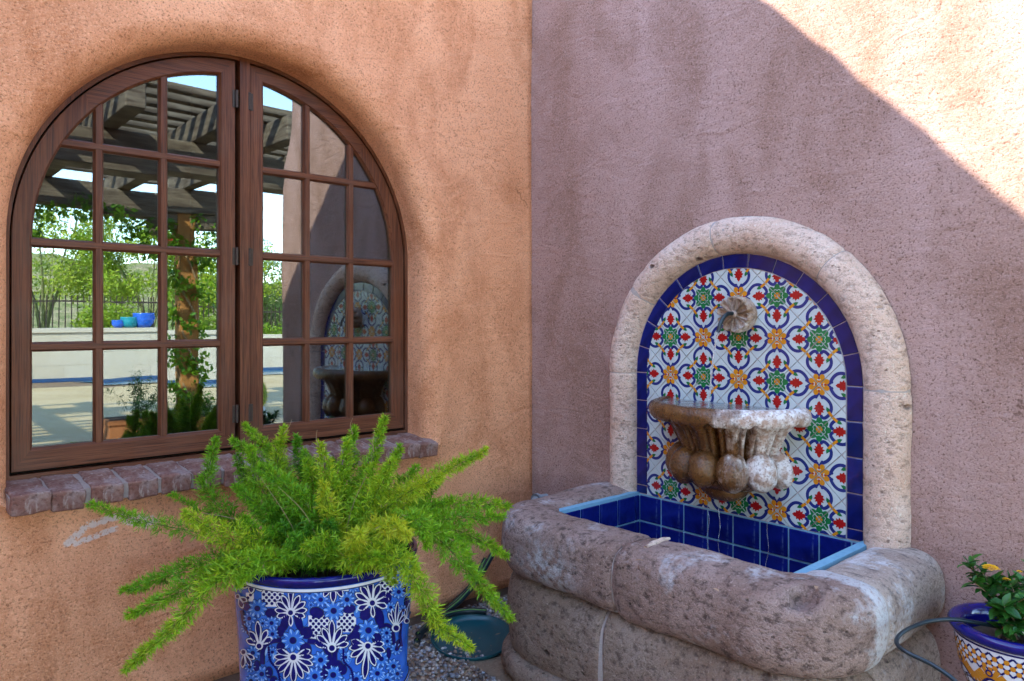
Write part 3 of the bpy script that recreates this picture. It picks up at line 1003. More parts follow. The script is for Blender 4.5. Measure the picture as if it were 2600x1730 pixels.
# ---- carved half bowl
YB = -1.068
bw = MB()
def bowl_r(z):
    pr = [(.62, .04), (.65, .09), (.69, .145), (.74, .172), (.79, .188), (.84, .212), (.875, .248), (.888, .272)]
    for (z0, r0), (z1, r1) in zip(pr[:-1], pr[1:]):
        if z <= z1: return r0 + (r1 - r0) * (z - z0) / (z1 - z0)
    return pr[-1][1]
rows = []
NB = 130
for i in range(34):
    z = .62 + (.892 - .62) * i / 33
    row = []
    for j in range(NB + 1):
        ph = -PI / 2 + PI * j / NB
        gq = abs(((ph / math.radians(30)) % 1) - .5)                # 0 midway between lobes
        d = -.050 * math.exp(-(gq / .06) ** 2) - .022 * math.exp(-((gq - .27) / .035) ** 2)
        r = bowl_r(z) + (d + .012 * (gq * 2)) * min(1, max(0, (.885 - z) / .03))
        p = Vector((-r * math.cos(ph), YB - r * math.sin(ph), z))
        p += p.normalized() * 0
        q = noise.noise(p * 40) * .002 + noise.noise(p * 12) * .003
        p.x -= q * math.cos(ph); p.y -= q * math.sin(ph)
        row.append(p)
    rows.append(row)
bw.quad_grid(rows)
# rim roll with a scalloped underside
rows = []
prof = [(.255, .888), (.272, .868), (.290, .870), (.299, .884), (.301, .902), (.296, .918), (.284, .928), (.271, .930), (.262, .926), (.257, .905), (.252, .88)]
for (r, z) in prof:
    row = []
    for j in range(NB + 1):
        ph = -PI / 2 + PI * j / NB
        gq = abs(((ph / math.radians(30)) % 1) - .5)
        zz = z + (.012 * math.exp(-(gq / .07) ** 2) if z < .872 else 0)
        p = Vector((-r * math.cos(ph), YB - r * math.sin(ph), zz))
        q = noise.noise(p * 35) * .0025 + noise.noise(p * 9) * .003
        row.append(p + Vector((-math.cos(ph), -math.sin(ph), .5)) * q)
    rows.append(row)
bw.quad_grid(rows)
# inner bottom of the bowl
bw.add([(-.255 * math.cos(-PI / 2 + PI * j / 40), YB - .255 * math.sin(-PI / 2 + PI * j / 40), .882) for j in range(41)], [list(range(41))])
bowl = bw.build('bowl', M['bowl'], ft, (0, YB, .75), smooth=True)
fix_normals(bowl)
def ellipsoid(name, c, rad, mat, parent, rot=(0, 0, 0), amp=.003, seed=0, nu=22, nv=14, wl=None):
    rows = []
    Rm = Matrix.Rotation(rot[2], 3, 'Z') @ Matrix.Rotation(rot[1], 3, 'Y') @ Matrix.Rotation(rot[0], 3, 'X')
    for i in range(nv + 1):
        th = PI * i / nv
        row = []
        for j in range(nu):
            a = 2 * PI * j / nu
            n_ = Vector((math.sin(th) * math.cos(a), math.sin(th) * math.sin(a), math.cos(th)))
            p = Vector((n_.x * rad[0], n_.y * rad[1], n_.z * rad[2]))
            d = noise.noise(p * 22 + Vector((seed, 0, 0))) * amp + noise.noise(p * 60 + Vector((seed, 0, 0))) * amp * .4
            row.append(Vector(c) + Rm @ (p + n_ * d))
        rows.append(row)
    m = MB(); m.quad_grid(rows, False, True)
    return fix_normals(m.build(name, mat, parent, (0, YB, .75) if wl is None else wl, smooth=True))
for k in range(-3, 4):
    ph = math.radians(30 * k)
    r = .185
    ellipsoid('lobe', (-r * math.cos(ph), YB - r * math.sin(ph), .708 + random.uniform(-.004, .004)), (.056, .0555, .069), M['bowl'], bowl, (0, .25, ph), .004, k * 3.1 + 10)
ellipsoid('pendant', (-.055, YB, .628), (.085, .085, .048), M['bowl'], bowl, (0, 0, 0), .004, 77)
ellipsoid('pendant', (-.03, YB, .665), (.15, .15, .05), M['bowl'], bowl, (0, 0, 0), .003, 79)
def water_mat(name, col, bs, bsc):
    t = NT(name)
    t.set(col, .02, .5, t.bump(t.noise(bsc, 3, .5, dist=.6), bs, .01), trans=.85)
    t.b.inputs['IOR'].default_value = 1.33
    return t.m
M['water'] = water_mat('fountain_water', (.80, .88, .88), .35, 38)
rows = []
for i in range(26):
    r = .264 * i / 25
    rows.append([(-r * math.cos(-PI / 2 + PI * j / 60) - .001, YB - r * math.sin(-PI / 2 + PI * j / 60), .9215 + .0012 * math.sin(90 * math.hypot(r * math.cos(-PI / 2 + PI * j / 60) - .17, r * math.sin(-PI / 2 + PI * j / 60) + .045)) * math.exp(-7 * math.hypot(r * math.cos(-PI / 2 + PI * j / 60) - .17, r * math.sin(-PI / 2 + PI * j / 60) + .045))) for j in range(61)])
m = MB(); m.quad_grid(rows)
fix_normals(m.build('bowl_water', M['water'], ft, smooth=True))
m = MB(); m.add([(XF, YR, .17), (-.01, YR, .17), (-.01, YL, .17), (XF, YL, .17)], [[0, 1, 2, 3]])
m.build('basin_water', M['water'], ft)

# ---- rosette and spout
RY, RZ = -1.112, 1.243
m = MB()
rows = []
for xx, rr_ in [(.0, .056), (-.012, .061), (-.035, .064), (-.050, .062), (-.058, .055), (-.062, .035), (-.064, .0)]:
    rows.append([Vector((xx, RY + rr_ * math.cos(2 * PI * k / 40), RZ + rr_ * math.sin(2 * PI * k / 40))) for k in range(40)])
m.quad_grid(rows, False, True)
ros = fix_normals(m.build('rosette', M['rosette_stone'], ft, (-.03, RY, RZ), smooth=True))
for k in range(10):
    a = 2 * PI * (k + .3) / 10
    m = MB()
    d = Vector((0, math.cos(a), math.sin(a))); s = Vector((0, -math.sin(a), math.cos(a)))
    rows = []
    for i in range(13):
        u = i / 12
        w = (.0035 + .0150 * u) * (1 if u < .72 else math.sqrt(max(.02, 1 - ((u - .72) / .285) ** 2)))
        row = []
        for j in range(11):
            q = j / 10 * 2 - 1
            edge = max(abs(q), 0 if u < .5 else (u - .5) / .5)
            rim = math.exp(-((edge - .78) / .20) ** 2)
            drop = .016 * max(0, (edge - .88) / .12)
            back = .018 * max(0, u - .75) ** 1.0
            row.append(Vector((-.063 - .022 * rim * (.4 + .6 * u) + drop + back, RY, RZ)) + d * (.010 + .056 * u) + s * (w * q))
        rows.append(row)
    m.quad_grid(rows)
    fix_normals(m.build('petal', M['rosette_stone'], ros, (-.03, RY, RZ), smooth=True))
ellipsoid('rosette_boss', (-.066, RY, RZ), (.014, .014, .014), M['rosette_stone'], ros, (0, 0, 0), .002, 9, 14, 10, wl=(-.03, RY, RZ))
t = NT('dark_tubing'); M['tubing'] = t.set((.010, .022, .028), .35, .5)
m = MB()
sp = [(-.06, RY, RZ + .002), (-.10, RY + .002, RZ + .002), (-.125, RY + .004, RZ - .010), (-.143, RY + .008, RZ - .035), (-.150, RY + .011, RZ - .062)]
m.tube(catmull(sp, 16), .0072, 10)
m.build('spout_tube', M['tubing'], ros, (-.03, RY, RZ), smooth=True)
t = NT('falling_water'); t.set((.95, .98, 1), .03, .5, trans=.8); t.b.inputs['IOR'].default_value = 1.33; M['stream'] = t.m
m = MB()
q0 = Vector(sp[-1])
m.tube([q0 + Vector((-.022 * u, .024 * u, -(RZ - .062 - .922) * (u * .35 + u * u * .65))) for u in [i / 16 for i in range(17)]], [.0028 - .001 * math.sin(i * 2.1) for i in range(17)], 7)
m.build('water_stream', M['stream'], ft, smooth=True)
for sx, sy, z0, z1, wob in [(-.10, YB - .005, .585, .20, .004), (-.085, YB + .05, .585, .40, .003), (-.03, YB - .15, .53, .30, .006)]:
    m = MB()
    n = int((z0 - z1) / .008)
    pts = [Vector((sx + math.sin(i * .45 + sy * 9) * wob * (.3 + i / n), sy + math.cos(i * .37 + sx * 7) * wob * (.3 + i / n), z0 - (z0 - z1) * i / n)) for i in range(n + 1)]
    m.tube(pts, [.0007 + .0026 * max(0, noise.noise(Vector((i * .45, sy * 5, 0)))) for i in range(n + 1)], 6)
    m.build('water_trickle', M['stream'], ft, smooth=True)
# grey tap stub by the corner
t = NT('grey_pipe'); M['pipe'] = t.set((.30, .32, .33), .5, .4)
m = MB()
m.tube(catmull([(.0, -.10, .405), (-.05, -.10, .407), (-.085, -.115, .405), (-.10, -.16, .40)], 14), .019, 12)
m.tube([(-.075, -.105, .41), (-.055, -.10, .41)], .025, 12)
tag(m.build('water_pipe', M['pipe'], None, (-.05, -.12, .40), smooth=True), 'grey pipe elbow on the wall behind the basin', 'pipe')
# ------------------------------------------------------------------ big blue glazed pot
PX, PY, ZR = -1.345, -.555, .560
PC = Vector((PX, PY, 0))
pot = thing('glazed_pot', (PX, PY, GZ), 'large cobalt blue and white painted pot under the window', 'plant pot')
POT_PROF = [(.0, GZ + .001), (.215, GZ + .001), (.236, GZ + .02), (.240, GZ + .06), (.236, .07), (.232, .13), (.231, .165), (.240, .172), (.243, .180), (.240, .188), (.2345, .195), (.240, .30), (.247, .40), (.2525, .48), (.255, .515), (.256, .530)]
RIM = [(.256, .530), (.260, .535), (.265, .541), (.267, .548), (.265, .554), (.259, .557), (.252, .557), (.244, .552), (.238, .545), (.236, .52), (.236, .46)]
m = MB(); m.lathe(POT_PROF, 96, (PX, PY))
body = m.build('pot_body', M['pot_blue'], pot, (PX, PY, GZ), smooth=True)
fix_normals(body)
m = MB(); m.lathe(RIM, 96, (PX, PY))
fix_normals(m.build('pot_rim', M['pot_navy'], pot, (PX, PY, GZ), smooth=True))
t = NT('potting_soil'); n_ = t.noise(60, 4, .7); M['potsoil'] = t.set(t.mix(n_, (.03, .022, .016), (.11, .08, .06)), .95, .1, t.bump(n_, .8, .01))
m = MB(); m.lathe([(.0, .515), (.12, .51), (.237, .495)], 40, (PX, PY)); fix_normals(m.build('soil', M['potsoil'], pot, (PX, PY, GZ), smooth=True))
def pot_r(z):
    for (r0, z0), (r1, z1) in zip(POT_PROF[2:-1], POT_PROF[3:]):
        if z <= z1: return r0 + (r1 - r0) * (z - z0) / max(1e-6, z1 - z0)
    return POT_PROF[-1][0]
def pot_hit(px, py):
    """angle and height where a photo pixel meets the pot"""
    d = ray(px, py)
    o = CAMP - PC
    r = .247
    res = None
    for it in range(4):
        a = d.x * d.x + d.y * d.y; b = 2 * (o.x * d.x + o.y * d.y); c = o.x * o.x + o.y * o.y - r * r
        D = b * b - 4 * a * c
        if D < 0: return None
        tt = (-b - math.sqrt(D)) / (2 * a)
        p = o + d * tt
        z = p.z
        r = pot_r(min(.53, max(.0, z)))
        res = (math.atan2(p.y, p.x), z)
    return res
TH0 = math.atan2(CAMP.y - PY, CAMP.x - PX)
PAINT = []            # (layer, material, [(theta, z)...], centre)
ZS_ = 4.48
def zp(zx, zy): return pot_hit(560 + zx / ZS_, 1380 + zy / ZS_)
def paint(layer, mat, poly):
    q = [zp(*p) for p in poly]
    if any(k is None for k in q): return
    q = [(((a - TH0 + PI) % (2 * PI)) - PI, z) for a, z in q]
    if max(a for a, z in q) > 1.5 or min(a for a, z in q) < -1.5: return
    if min(z for a, z in q) > .518 or max(z for a, z in q) < .196: return
    q = [(a, min(.5185, max(.1955, z))) for a, z in q]
    PAINT.append((layer, mat, q))
def blob(cx, cy, rx, ry, n=14, rot=0):
    return [(cx + rx * math.cos(2 * PI * k / n) * math.cos(rot) - ry * math.sin(2 * PI * k / n) * math.sin(rot), cy + rx * math.cos(2 * PI * k / n) * math.sin(rot) + ry * math.sin(2 * PI * k / n) * math.cos(rot)) for k in range(n)]
def petal(cx, cy, ang, L, w, r0=0.0, n=7):
    """teardrop, narrow at the centre, round at the tip"""
    L_, R_ = [], []
    for i in range(n):
        u = i / (n - 1)
        ww = w * (math.sin(PI * min(1, u ** 1.5 * .93)) ** .75) if 0 < u < 1 else (w * .12 if u == 0 else w * .25)
        x = r0 + (L - r0) * u
        L_.append((x, ww / 2)); R_.append((x, -ww / 2))
    c, s = math.cos(ang), math.sin(ang)
    return [(cx + x * c - y * s, cy + x * s + y * c) for x, y in L_ + R_[::-1]]
W_, N_, S_, P_, K_ = 0, 1, 2, 3, 4
def fanflower(cx, cy, ang, L, n=7, spread=190, mid=1.0, stem=0):
    a0 = math.radians(ang)
    for i in range(n):
        u = (i / (n - 1) - .5) * 2
        a = a0 + math.radians(spread / 2) * u
        l = L * (1 - .30 * abs(u)) * (mid if abs(u) < .1 else 1)
        w = 2.5 * L * math.radians(spread) / n * .31
        paint(2, K_, petal(cx, cy, a, l + 19, w * .98 + 16))
        paint(3, W_, petal(cx, cy, a, l + 10, w * .90 + 5))
        paint(4, N_, petal(cx, cy, a, l - 6, w * .66, L * .24))
    paint(5, W_, blob(cx, cy, L * .19, L * .19)); paint(6, N_, blob(cx, cy, L * .125, L * .13))
    if stem:
        a = a0 + PI
        paint(3, W_, petal(cx, cy, a, stem, 55)); paint(4, N_, petal(cx, cy, a, stem - 18, 30, 30))
def daisy(cx, cy, r, n=9):
    o = random.random()
    for k in range(n):
        a = 2 * PI * (k + o) / n
        w = 2.2 * r / n * 1.9
        paint(1, K_, petal(cx, cy, a, r * 1.06, w * 1.18))
        paint(2, S_, petal(cx, cy, a, r, w * .96))
        paint(3, P_, petal(cx, cy, a, r * .96, w * .28, r * .5))
    paint(4, K_, blob(cx, cy, r * .31, r * .31)); paint(5, N_, blob(cx, cy, r * .26, r * .26))
def lattice(x0, x1, y0, y1, st=62):
    n = 6
    for i in range(n):
        for j in range(n):
            xa, xb = x0 + (x1 - x0) * i / n, x0 + (x1 - x0) * (i + 1) / n
            ya, yb = y0 + (y1 - y0) * j / n, y0 + (y1 - y0) * (j + 1) / n
            paint(0, W_, [(xa, ya), (xb, ya), (xb, yb), (xa, yb)])
    k = 0
    y = y0 + st * .4
    while y < y1 - st * .2:
        x = x0 + st * (.4 if k % 2 else .9)
        while x < x1 - st * .2:
            paint(1, N_, blob(x, y, st * .30, st * .30, 10)); x += st
        y += st * .55; k += 1
def thick(pts, w, mat=N_, lay=3):
    sm = smooth2(pts, 14)
    for s in stroke(sm, w + 16): paint(lay - 1, K_, s)
    for s in stroke(sm, w): paint(lay, mat, s)
for a in [(1000, 1270, 820, 1090), (1320, 1540, 790, 1010), (470, 720, 385, 720), (1810, 1980, 390, 590), (2030, 2110, 130, 330), (290, 380, 560, 660)]: lattice(*a)
for a in [(940, 440, 82), (1015, 550, 92), (1140, 635, 88), (1435, 635, 90), (1285, 762, 118), (830, 1098, 135), (1675, 985, 122), (1595, 378, 75), (430, 735, 108), (340, 850, 75), (590, 900, 78), (600, 1025, 72), (1140, 1320, 100), (1075, 1505, 105), (1820, 1310, 92), (1775, 1475, 92), (1880, 1015, 66), (1885, 1110, 62), (2015, 550, 80), (380, 1240, 80), (1280, 1490, 115), (1500, 500, 62), (490, 905, 52), (1925, 725, 62), (1030, 695, 36), (1955, 1395, 85), (2060, 420, 60), (300, 960, 60), (345, 1400, 66), (480, 1480, 90), (1420, 1290, 62), (600, 1230, 60), (2065, 760, 60), (1990, 1200, 70)]: daisy(*a)
for x, y, rx, ry, rot in [(1095, 785, 78, 58, .3), (1462, 745, 68, 46, -.2), (980, 1015, 66, 66, 0), (735, 900, 46, 100, .25), (893, 890, 44, 112, -.25), (690, 995, 42, 62, 0), (968, 1215, 66, 88, 0), (695, 1185, 52, 66, 0), (1180, 1480, 46, 52, 0), (1388, 1432, 46, 58, 0), (1890, 622, 46, 62, .2), (578, 790, 62, 50, 0), (1645, 800, 62, 74, .6), (1800, 835, 50, 118, -.2), (1770, 1075, 50, 62, 0), (1530, 1080, 48, 120, .1), (1222, 1392, 60, 36, -.3), (1335, 1368, 52, 38, .3), (555, 1465, 40, 62, 0), (420, 1392, 36, 62, 0), (1905, 1250, 26, 62, 0), (2010, 1160, 28, 70, .3), (2110, 660, 22, 60, .1), (2090, 520, 30, 40, 0), (300, 710, 46, 50, 0)]:
    paint(1, K_, blob(x, y, rx + 7, ry + 7, 16, rot)); paint(3, N_, blob(x, y, rx, ry, 16, rot))
for x, y, rx, ry, rot in [(945, 860, 50, 80, 0), (690, 850, 46, 66, 0), (1570, 760, 52, 90, .3), (1800, 720, 46, 62, 0), (540, 1240, 44, 110, .2), (1370, 1180, 46, 90, -.3), (620, 1290, 40, 90, 0), (1460, 1290, 40, 90, .2)]:
    paint(0, K_, blob(x, y, rx + 6, ry + 6, 14, rot)); paint(1, S_, blob(x, y, rx, ry, 14, rot)); paint(2, P_, blob(x - rx * .3, y - ry * .2, rx * .28, ry * .55, 10, rot))
thick([(990, 1105), (1120, 1130), (1215, 1220), (1265, 1390)], 52)
thick([(1560, 930), (1500, 1040), (1370, 1120), (1300, 1230), (1300, 1390)], 50)
thick([(700, 1092), (560, 1120), (495, 1210), (480, 1370)], 46)
thick([(1790, 950), (1900, 930), (1950, 1020), (1965, 1150)], 34)
thick([(250, 760), (290, 960), (390, 1090), (450, 1230)], 30)
for ch in ([(1395, 1205), (1400, 1330), (1480, 1430), (1505, 1560)], [(560, 1180), (575, 1320), (655, 1430), (690, 1560)], [(2040, 920), (2030, 1040), (2045, 1160)]):
    for q in smooth2(ch, 16): paint(5, N_, blob(q[0], q[1], 15, 15, 8))
fanflower(805, 780, -90, 225, 9, 215, 1.65, 160)
fanflower(1280, 385, 90, 255, 9, 200, 1.08)
fanflower(1715, 672, -95, 240, 9, 220, 1.25, 170)
fanflower(1265, 1182, -90, 265, 7, 150, 1.15)
fanflower(835, 1285, 90, 275, 11, 225, 1.05)
fanflower(1665, 1160, 95, 255, 9, 205, 1.45)
fanflower(370, 380, 75, 190, 6, 180, 1.1)
fanflower(455, 1160, -95, 225, 5, 120, 1.2)
fanflower(1980, 960, -85, 250, 5, 60, 1.15)
fanflower(215, 600, 90, 150, 4, 120, 1.1)
fanflower(280, 1230, 80, 190, 4, 90, 1.1)
fanflower(2100, 880, -80, 180, 3, 30, 1.1)
for a in [(700, 1610, 95), (930, 1660, 100), (1200, 1650, 110), (1390, 1610, 80), (1540, 1540, 85), (1490, 1700, 95), (1720, 1640, 95), (1880, 1560, 90), (480, 1620, 85), (360, 1560, 75), (1100, 1780, 90), (1320, 1790, 90), (800, 1790, 90), (590, 1740, 90), (1650, 1800, 90), (2000, 1480, 70), (1900, 1720, 80), (420, 1760, 80)]: daisy(*a)
for x, y, rx, ry in [(1060, 1640, 46, 60), (1330, 1700, 44, 56), (610, 1560, 40, 50), (1610, 1690, 44, 60), (820, 1640, 40, 60), (980, 1800, 50, 60), (1800, 1720, 40, 60), (520, 1700, 40, 60)]:
    paint(1, K_, blob(x, y, rx + 7, ry + 7, 16)); paint(3, N_, blob(x, y, rx, ry, 16))
PM = [M['pot_white'], M['pot_navy'], M['pot_sky'], M['pot_pale'], M['pot_line']]
def paint_mesh(items, name):
    mb = MB()
    for layer, mi, q, sh in items:
        off = .0005 + layer * .0008
        def P3(a, z):
            r = pot_r(z) + off
            return (PX + r * math.cos(TH0 + a + sh), PY + r * math.sin(TH0 + a + sh), z)
        ca = sum(a for a, z in q) / len(q); cz = sum(z for a, z in q) / len(q)
        k = len(q)
        if k <= 4: mb.add([P3(a, z) for a, z in q], [list(range(k))], mi)
        else: mb.add([P3(ca, cz)] + [P3(a, z) for a, z in q], [[0, i + 1, (i + 1) % k + 1] for i in range(k)], mi)
    # white line under the rim and round the foot moulding
    def ringband(z0, z1, mi, off=.0025, c=96):
        rows = [[(PX + (pot_r(z) + off) * math.cos(2 * PI * i / c), PY + (pot_r(z) + off) * math.sin(2 * PI * i / c), z) for i in range(c)] for z in (z0, z1)]
        mb.quad_grid(rows, False, True, mi, True)
    ringband(.5215, .5290, 0); ringband(.5190, .5215, 4, .002)
    ringband(.1735, .1865, 0, .001); ringband(.1865, .190, 4, .001)
    for i in range(60):        # leaves in the lower band
        a = 2 * PI * i / 60
        zc = .10 + .05 * ((i * 7) % 3 - 1)
        for mi, s, lay in ((4, 1.2, 0), (0 if i % 2 else 2, 1.0, 1), (1, .55, 2)):
            pts = []
            for j in range(10):
                u = 2 * PI * j / 10
                z = zc + .028 * s * math.sin(u); aa = a + .042 * s * math.cos(u) * (1 - .3 * math.sin(u))
                r = pot_r(z) + .0006 + lay * .0004
                pts.append((PX + r * math.cos(aa), PY + r * math.sin(aa), z))
            mb.add(pts, [list(range(10))], mi)
    o = mb.build(name, PM, pot, (PX, PY, GZ))
    o['kind'] = 'stuff'
    # faces outwards
    me = o.data
    bm = bmesh.new(); bm.from_mesh(me)
    for f in bm.faces:
        c = f.calc_center_median()
        if f.normal.x * c.x + f.normal.y * c.y < 0: f.normal_flip()
    bm.to_mesh(me); bm.free()
paint_mesh([(l, mi, q, 0) for l, mi, q in PAINT] + [(l, mi, q, PI) for l, mi, q in PAINT], 'painted_flowers')

# ------------------------------------------------------------------ foxtail fern
def leaf_mat(name, rough=.45, trans=.35):
    t = NT(name)
    at = t.n('ShaderNodeAttribute'); at.attribute_name = 'tint'
    c = t.mix(t.ramp(t.noise(35, 2), [(.3, 0), (.7, .25)]), at.outputs['Color'], (.13, .30, .01), 'MIX')
    t.set(c, rough, .35)
    tl = t.n('ShaderNodeBsdfTranslucent'); t.l(c, tl.inputs['Color'])
    mx = t.n('ShaderNodeMixShader'); mx.inputs[0].default_value = trans
    t.l(t.b.outputs[0], mx.inputs[1]); t.l(tl.outputs[0], mx.inputs[2]); t.l(mx.outputs[0], t.out.inputs[0])
    return t.m
M['needle'] = leaf_mat('fern_needle', .5, .28)
fern = thing('foxtail_fern', (PX, PY, .50), 'bright green foxtail fern spilling out of the blue pot', 'plant')
def rvec():
    while True:
        v = Vector((random.uniform(-1, 1), random.uniform(-1, 1), random.uniform(-1, 1)))
        if .05 < v.length < 1: return v.normalized()
def lerp3(a, b, u): return tuple(a[i] + (b[i] - a[i]) * u for i in range(3))
DEEP, MIDG, LIME, YEL = (.045, .19, .010), (.14, .41, .012), (.36, .60, .015), (.66, .66, .03)
def frond(pts, rad, hue, dens=1.0, bare=.10, sparse=0, tipr=.35, taper=.55):
    """pts: 3-D way points from the soil to the tip; rad: plume radius; hue 0 deep .. 1 yellow"""
    raw = catmull(pts, 160)
    acc = [0]
    for a, b in zip(raw[:-1], raw[1:]): acc.append(acc[-1] + (b - a).length)
    path = []
    k = 0
    for i in range(61):
        tgt = acc[-1] * i / 60
        while k < 159 and acc[k + 1] < tgt: k += 1
        path.append(raw[k].lerp(raw[k + 1], (tgt - acc[k]) / max(1e-9, acc[k + 1] - acc[k])))
    Ls = [0]
    for a, b in zip(path[:-1], path[1:]): Ls.append(Ls[-1] + (b - a).length)
    L = Ls[-1]
    mb = MB(); mb.c = []
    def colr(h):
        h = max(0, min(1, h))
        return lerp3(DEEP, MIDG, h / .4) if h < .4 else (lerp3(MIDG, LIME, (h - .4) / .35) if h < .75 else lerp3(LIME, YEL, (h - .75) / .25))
    mb.tube(path[::4] + ([path[-1]] if len(path) % 4 != 1 else []), [.0022 * (1 - .7 * i / 15) for i in range(16)], 4)
    mb.c.extend([(.10, .16, .02)] * len(mb.v))
    nb = int(L / .0019 * dens)
    for i in range(nb):
        u = bare + (1 - bare) * (i + random.random()) / nb
        k = min(59, int(u * 60)); f = u * 60 - k
        p = path[k].lerp(path[k + 1], f)
        tg = (path[k + 1] - path[k]).normalized()
        w = 1.28 * rad * (min(1, ((u - bare) / .28 + .25)) ** .8) * (min(1, (1 - u) / taper + .02) ** .8 * (1 - tipr * .3) + .06)
        a = rvec(); rd = (a - tg * a.dot(tg)).normalized()
        side = tg.cross(rd)
        q = w * random.uniform(.55, 1.12)
        if sparse and random.random() < sparse * (1 - u): continue
        # a short branchlet that carries a tuft of needles
        bdir = (rd + tg * random.uniform(.35, .95)).normalized()
        h0 = hue - .05 + random.uniform(-.13, .13) + .10 * (u - .5)
        for j in range(10):
            r0 = q * (.15 + .85 * (j + random.random()) / 10)
            b0 = p + bdir * r0
            nd = (bdir * .8 + rvec() * .85).normalized()
            ln = random.uniform(.013, .024) * (.75 + .4 * min(1, w / .03))
            sv = nd.cross(rvec()).normalized() * .0014
            base = len(mb.v)
            mb.v.extend([b0, b0 + nd * (ln * .4) + sv, b0 + nd * ln, b0 + nd * (ln * .4) - sv])
            mb.f.append([base, base + 1, base + 2, base + 3]); mb.m.append(0)
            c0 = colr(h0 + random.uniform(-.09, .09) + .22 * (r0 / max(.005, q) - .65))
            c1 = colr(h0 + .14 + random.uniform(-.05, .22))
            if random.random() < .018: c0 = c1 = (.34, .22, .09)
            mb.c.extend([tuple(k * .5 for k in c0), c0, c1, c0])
    o = mb.build('frond', M['needle'], fern, (PX, PY, .50))
    return o
DS = 1.1031
PB = pix(822, 1395, 2.16)
def F(way, depths, rad, hue, **kw):
    pts = [pix(x * DS, y * DS, d) for (x, y), d in zip(way, depths)]
    frond(pts, rad, hue, **kw)
C0 = 2.14
# left group
F([(640, 1280), (480, 1232), (330, 1200), (203, 1160)], [2.12, 2.08, 2.05, 2.03], .028, .50, sparse=.9, dens=.8)
F([(640, 1270), (560, 1215), (480, 1130), (496, 1008)], [2.15, 2.16, 2.18, 2.20], .037, .42)
F([(600, 1250), (520, 1200), (440, 1165), (393, 1138)], [2.14, 2.16, 2.17, 2.17], .018, .50, dens=.6, sparse=.6)
F([(690, 1290), (590, 1262), (500, 1225), (425, 1180)], [2.05, 1.98, 1.93, 1.90], .048, .80, dens=1.1)
F([(690, 1300), (560, 1275), (430, 1312), (283, 1362)], [2.08, 1.99, 1.96, 1.95], .037, .42)
F([(690, 1300), (570, 1285), (430, 1355), (293, 1417)], [2.05, 1.94, 1.90, 1.88], .038, .52)
F([(690, 1305), (590, 1285), (470, 1365), (390, 1455), (330, 1505), (288, 1542)], [2.03, 1.90, 1.86, 1.85, 1.85, 1.86], .042, .66, taper=.8)
F([(680, 1300), (600, 1290), (540, 1300), (470, 1330)], [2.05, 1.95, 1.92, 1.91], .046, .60)
# upright group behind
F([(720, 1290), (690, 1190), (620, 1080), (533, 1012)], [2.16, 2.19, 2.22, 2.24], .036, .48)
F([(730, 1290), (690, 1170), (630, 1050), (560, 978)], [2.18, 2.22, 2.25, 2.27], .032, .55)
F([(720, 1290), (680, 1180), (640, 1080), (652, 985)], [2.14, 2.15, 2.17, 2.18], .040, .66)
F([(735, 1290), (710, 1180), (690, 1080), (682, 1003)], [2.22, 2.25, 2.27, 2.28], .028, .25)
F([(760, 1290), (750, 1220), (680, 1140), (598, 1075)], [2.08, 2.05, 2.04, 2.04], .052, .36)
F([(740, 1290), (700, 1230), (620, 1180), (560, 1120)], [2.16, 2.17, 2.18, 2.2], .045, .28)
F([(700, 1290), (640, 1220), (580, 1140), (545, 1050)], [2.18, 2.2, 2.22, 2.23], .040, .34)
F([(790, 1290), (775, 1200), (755, 1100), (735, 1022)], [2.08, 2.08, 2.10, 2.11], .040, .72)
F([(780, 1300), (775, 1230), (755, 1170), (745, 1110)], [2.04, 2.02, 2.02, 2.03], .034, .90)
F([(800, 1290), (800, 1200), (805, 1090), (815, 985)], [2.16, 2.18, 2.20, 2.22], .034, .45)
F([(805, 1290), (795, 1200), (790, 1110), (800, 1010)], [2.12, 2.13, 2.14, 2.15], .036, .62)
F([(800, 1290), (810, 1180), (850, 1070), (886, 960)], [2.14, 2.15, 2.17, 2.18], .032, .58)
F([(810, 1290), (830, 1200), (880, 1110), (922, 1028)], [2.18, 2.20, 2.22, 2.24], .034, .60)
F([(770, 1290), (740, 1190), (730, 1110), (700, 1040)], [2.15, 2.15, 2.16, 2.17], .034, .40)
F([(715, 1290), (660, 1200), (600, 1120), (575, 1030)], [2.12, 2.13, 2.15, 2.16], .042, .50)
F([(700, 1290), (650, 1230), (600, 1170), (540, 1120)], [2.10, 2.08, 2.08, 2.08], .036, .38)
F([(760, 1290), (745, 1190), (720, 1110), (705, 1060)], [2.12, 2.12, 2.13, 2.13], .040, .55)
F([(770, 1290), (770, 1200), (775, 1120), (770, 1060)], [2.18, 2.2, 2.22, 2.23], .036, .32)
F([(805, 1290), (820, 1200), (845, 1130), (860, 1070)], [2.10, 2.09, 2.09, 2.10], .042, .62)
F([(815, 1290), (850, 1210), (900, 1140), (960, 1075)], [2.18, 2.2, 2.22, 2.24], .038, .5)
F([(820, 1290), (880, 1230), (960, 1180), (1040, 1150)], [2.12, 2.11, 2.12, 2.13], .040, .55)
F([(700, 1300), (640, 1260), (590, 1230), (560, 1190)], [2.08, 2.02, 2.0, 1.99], .038, .45)
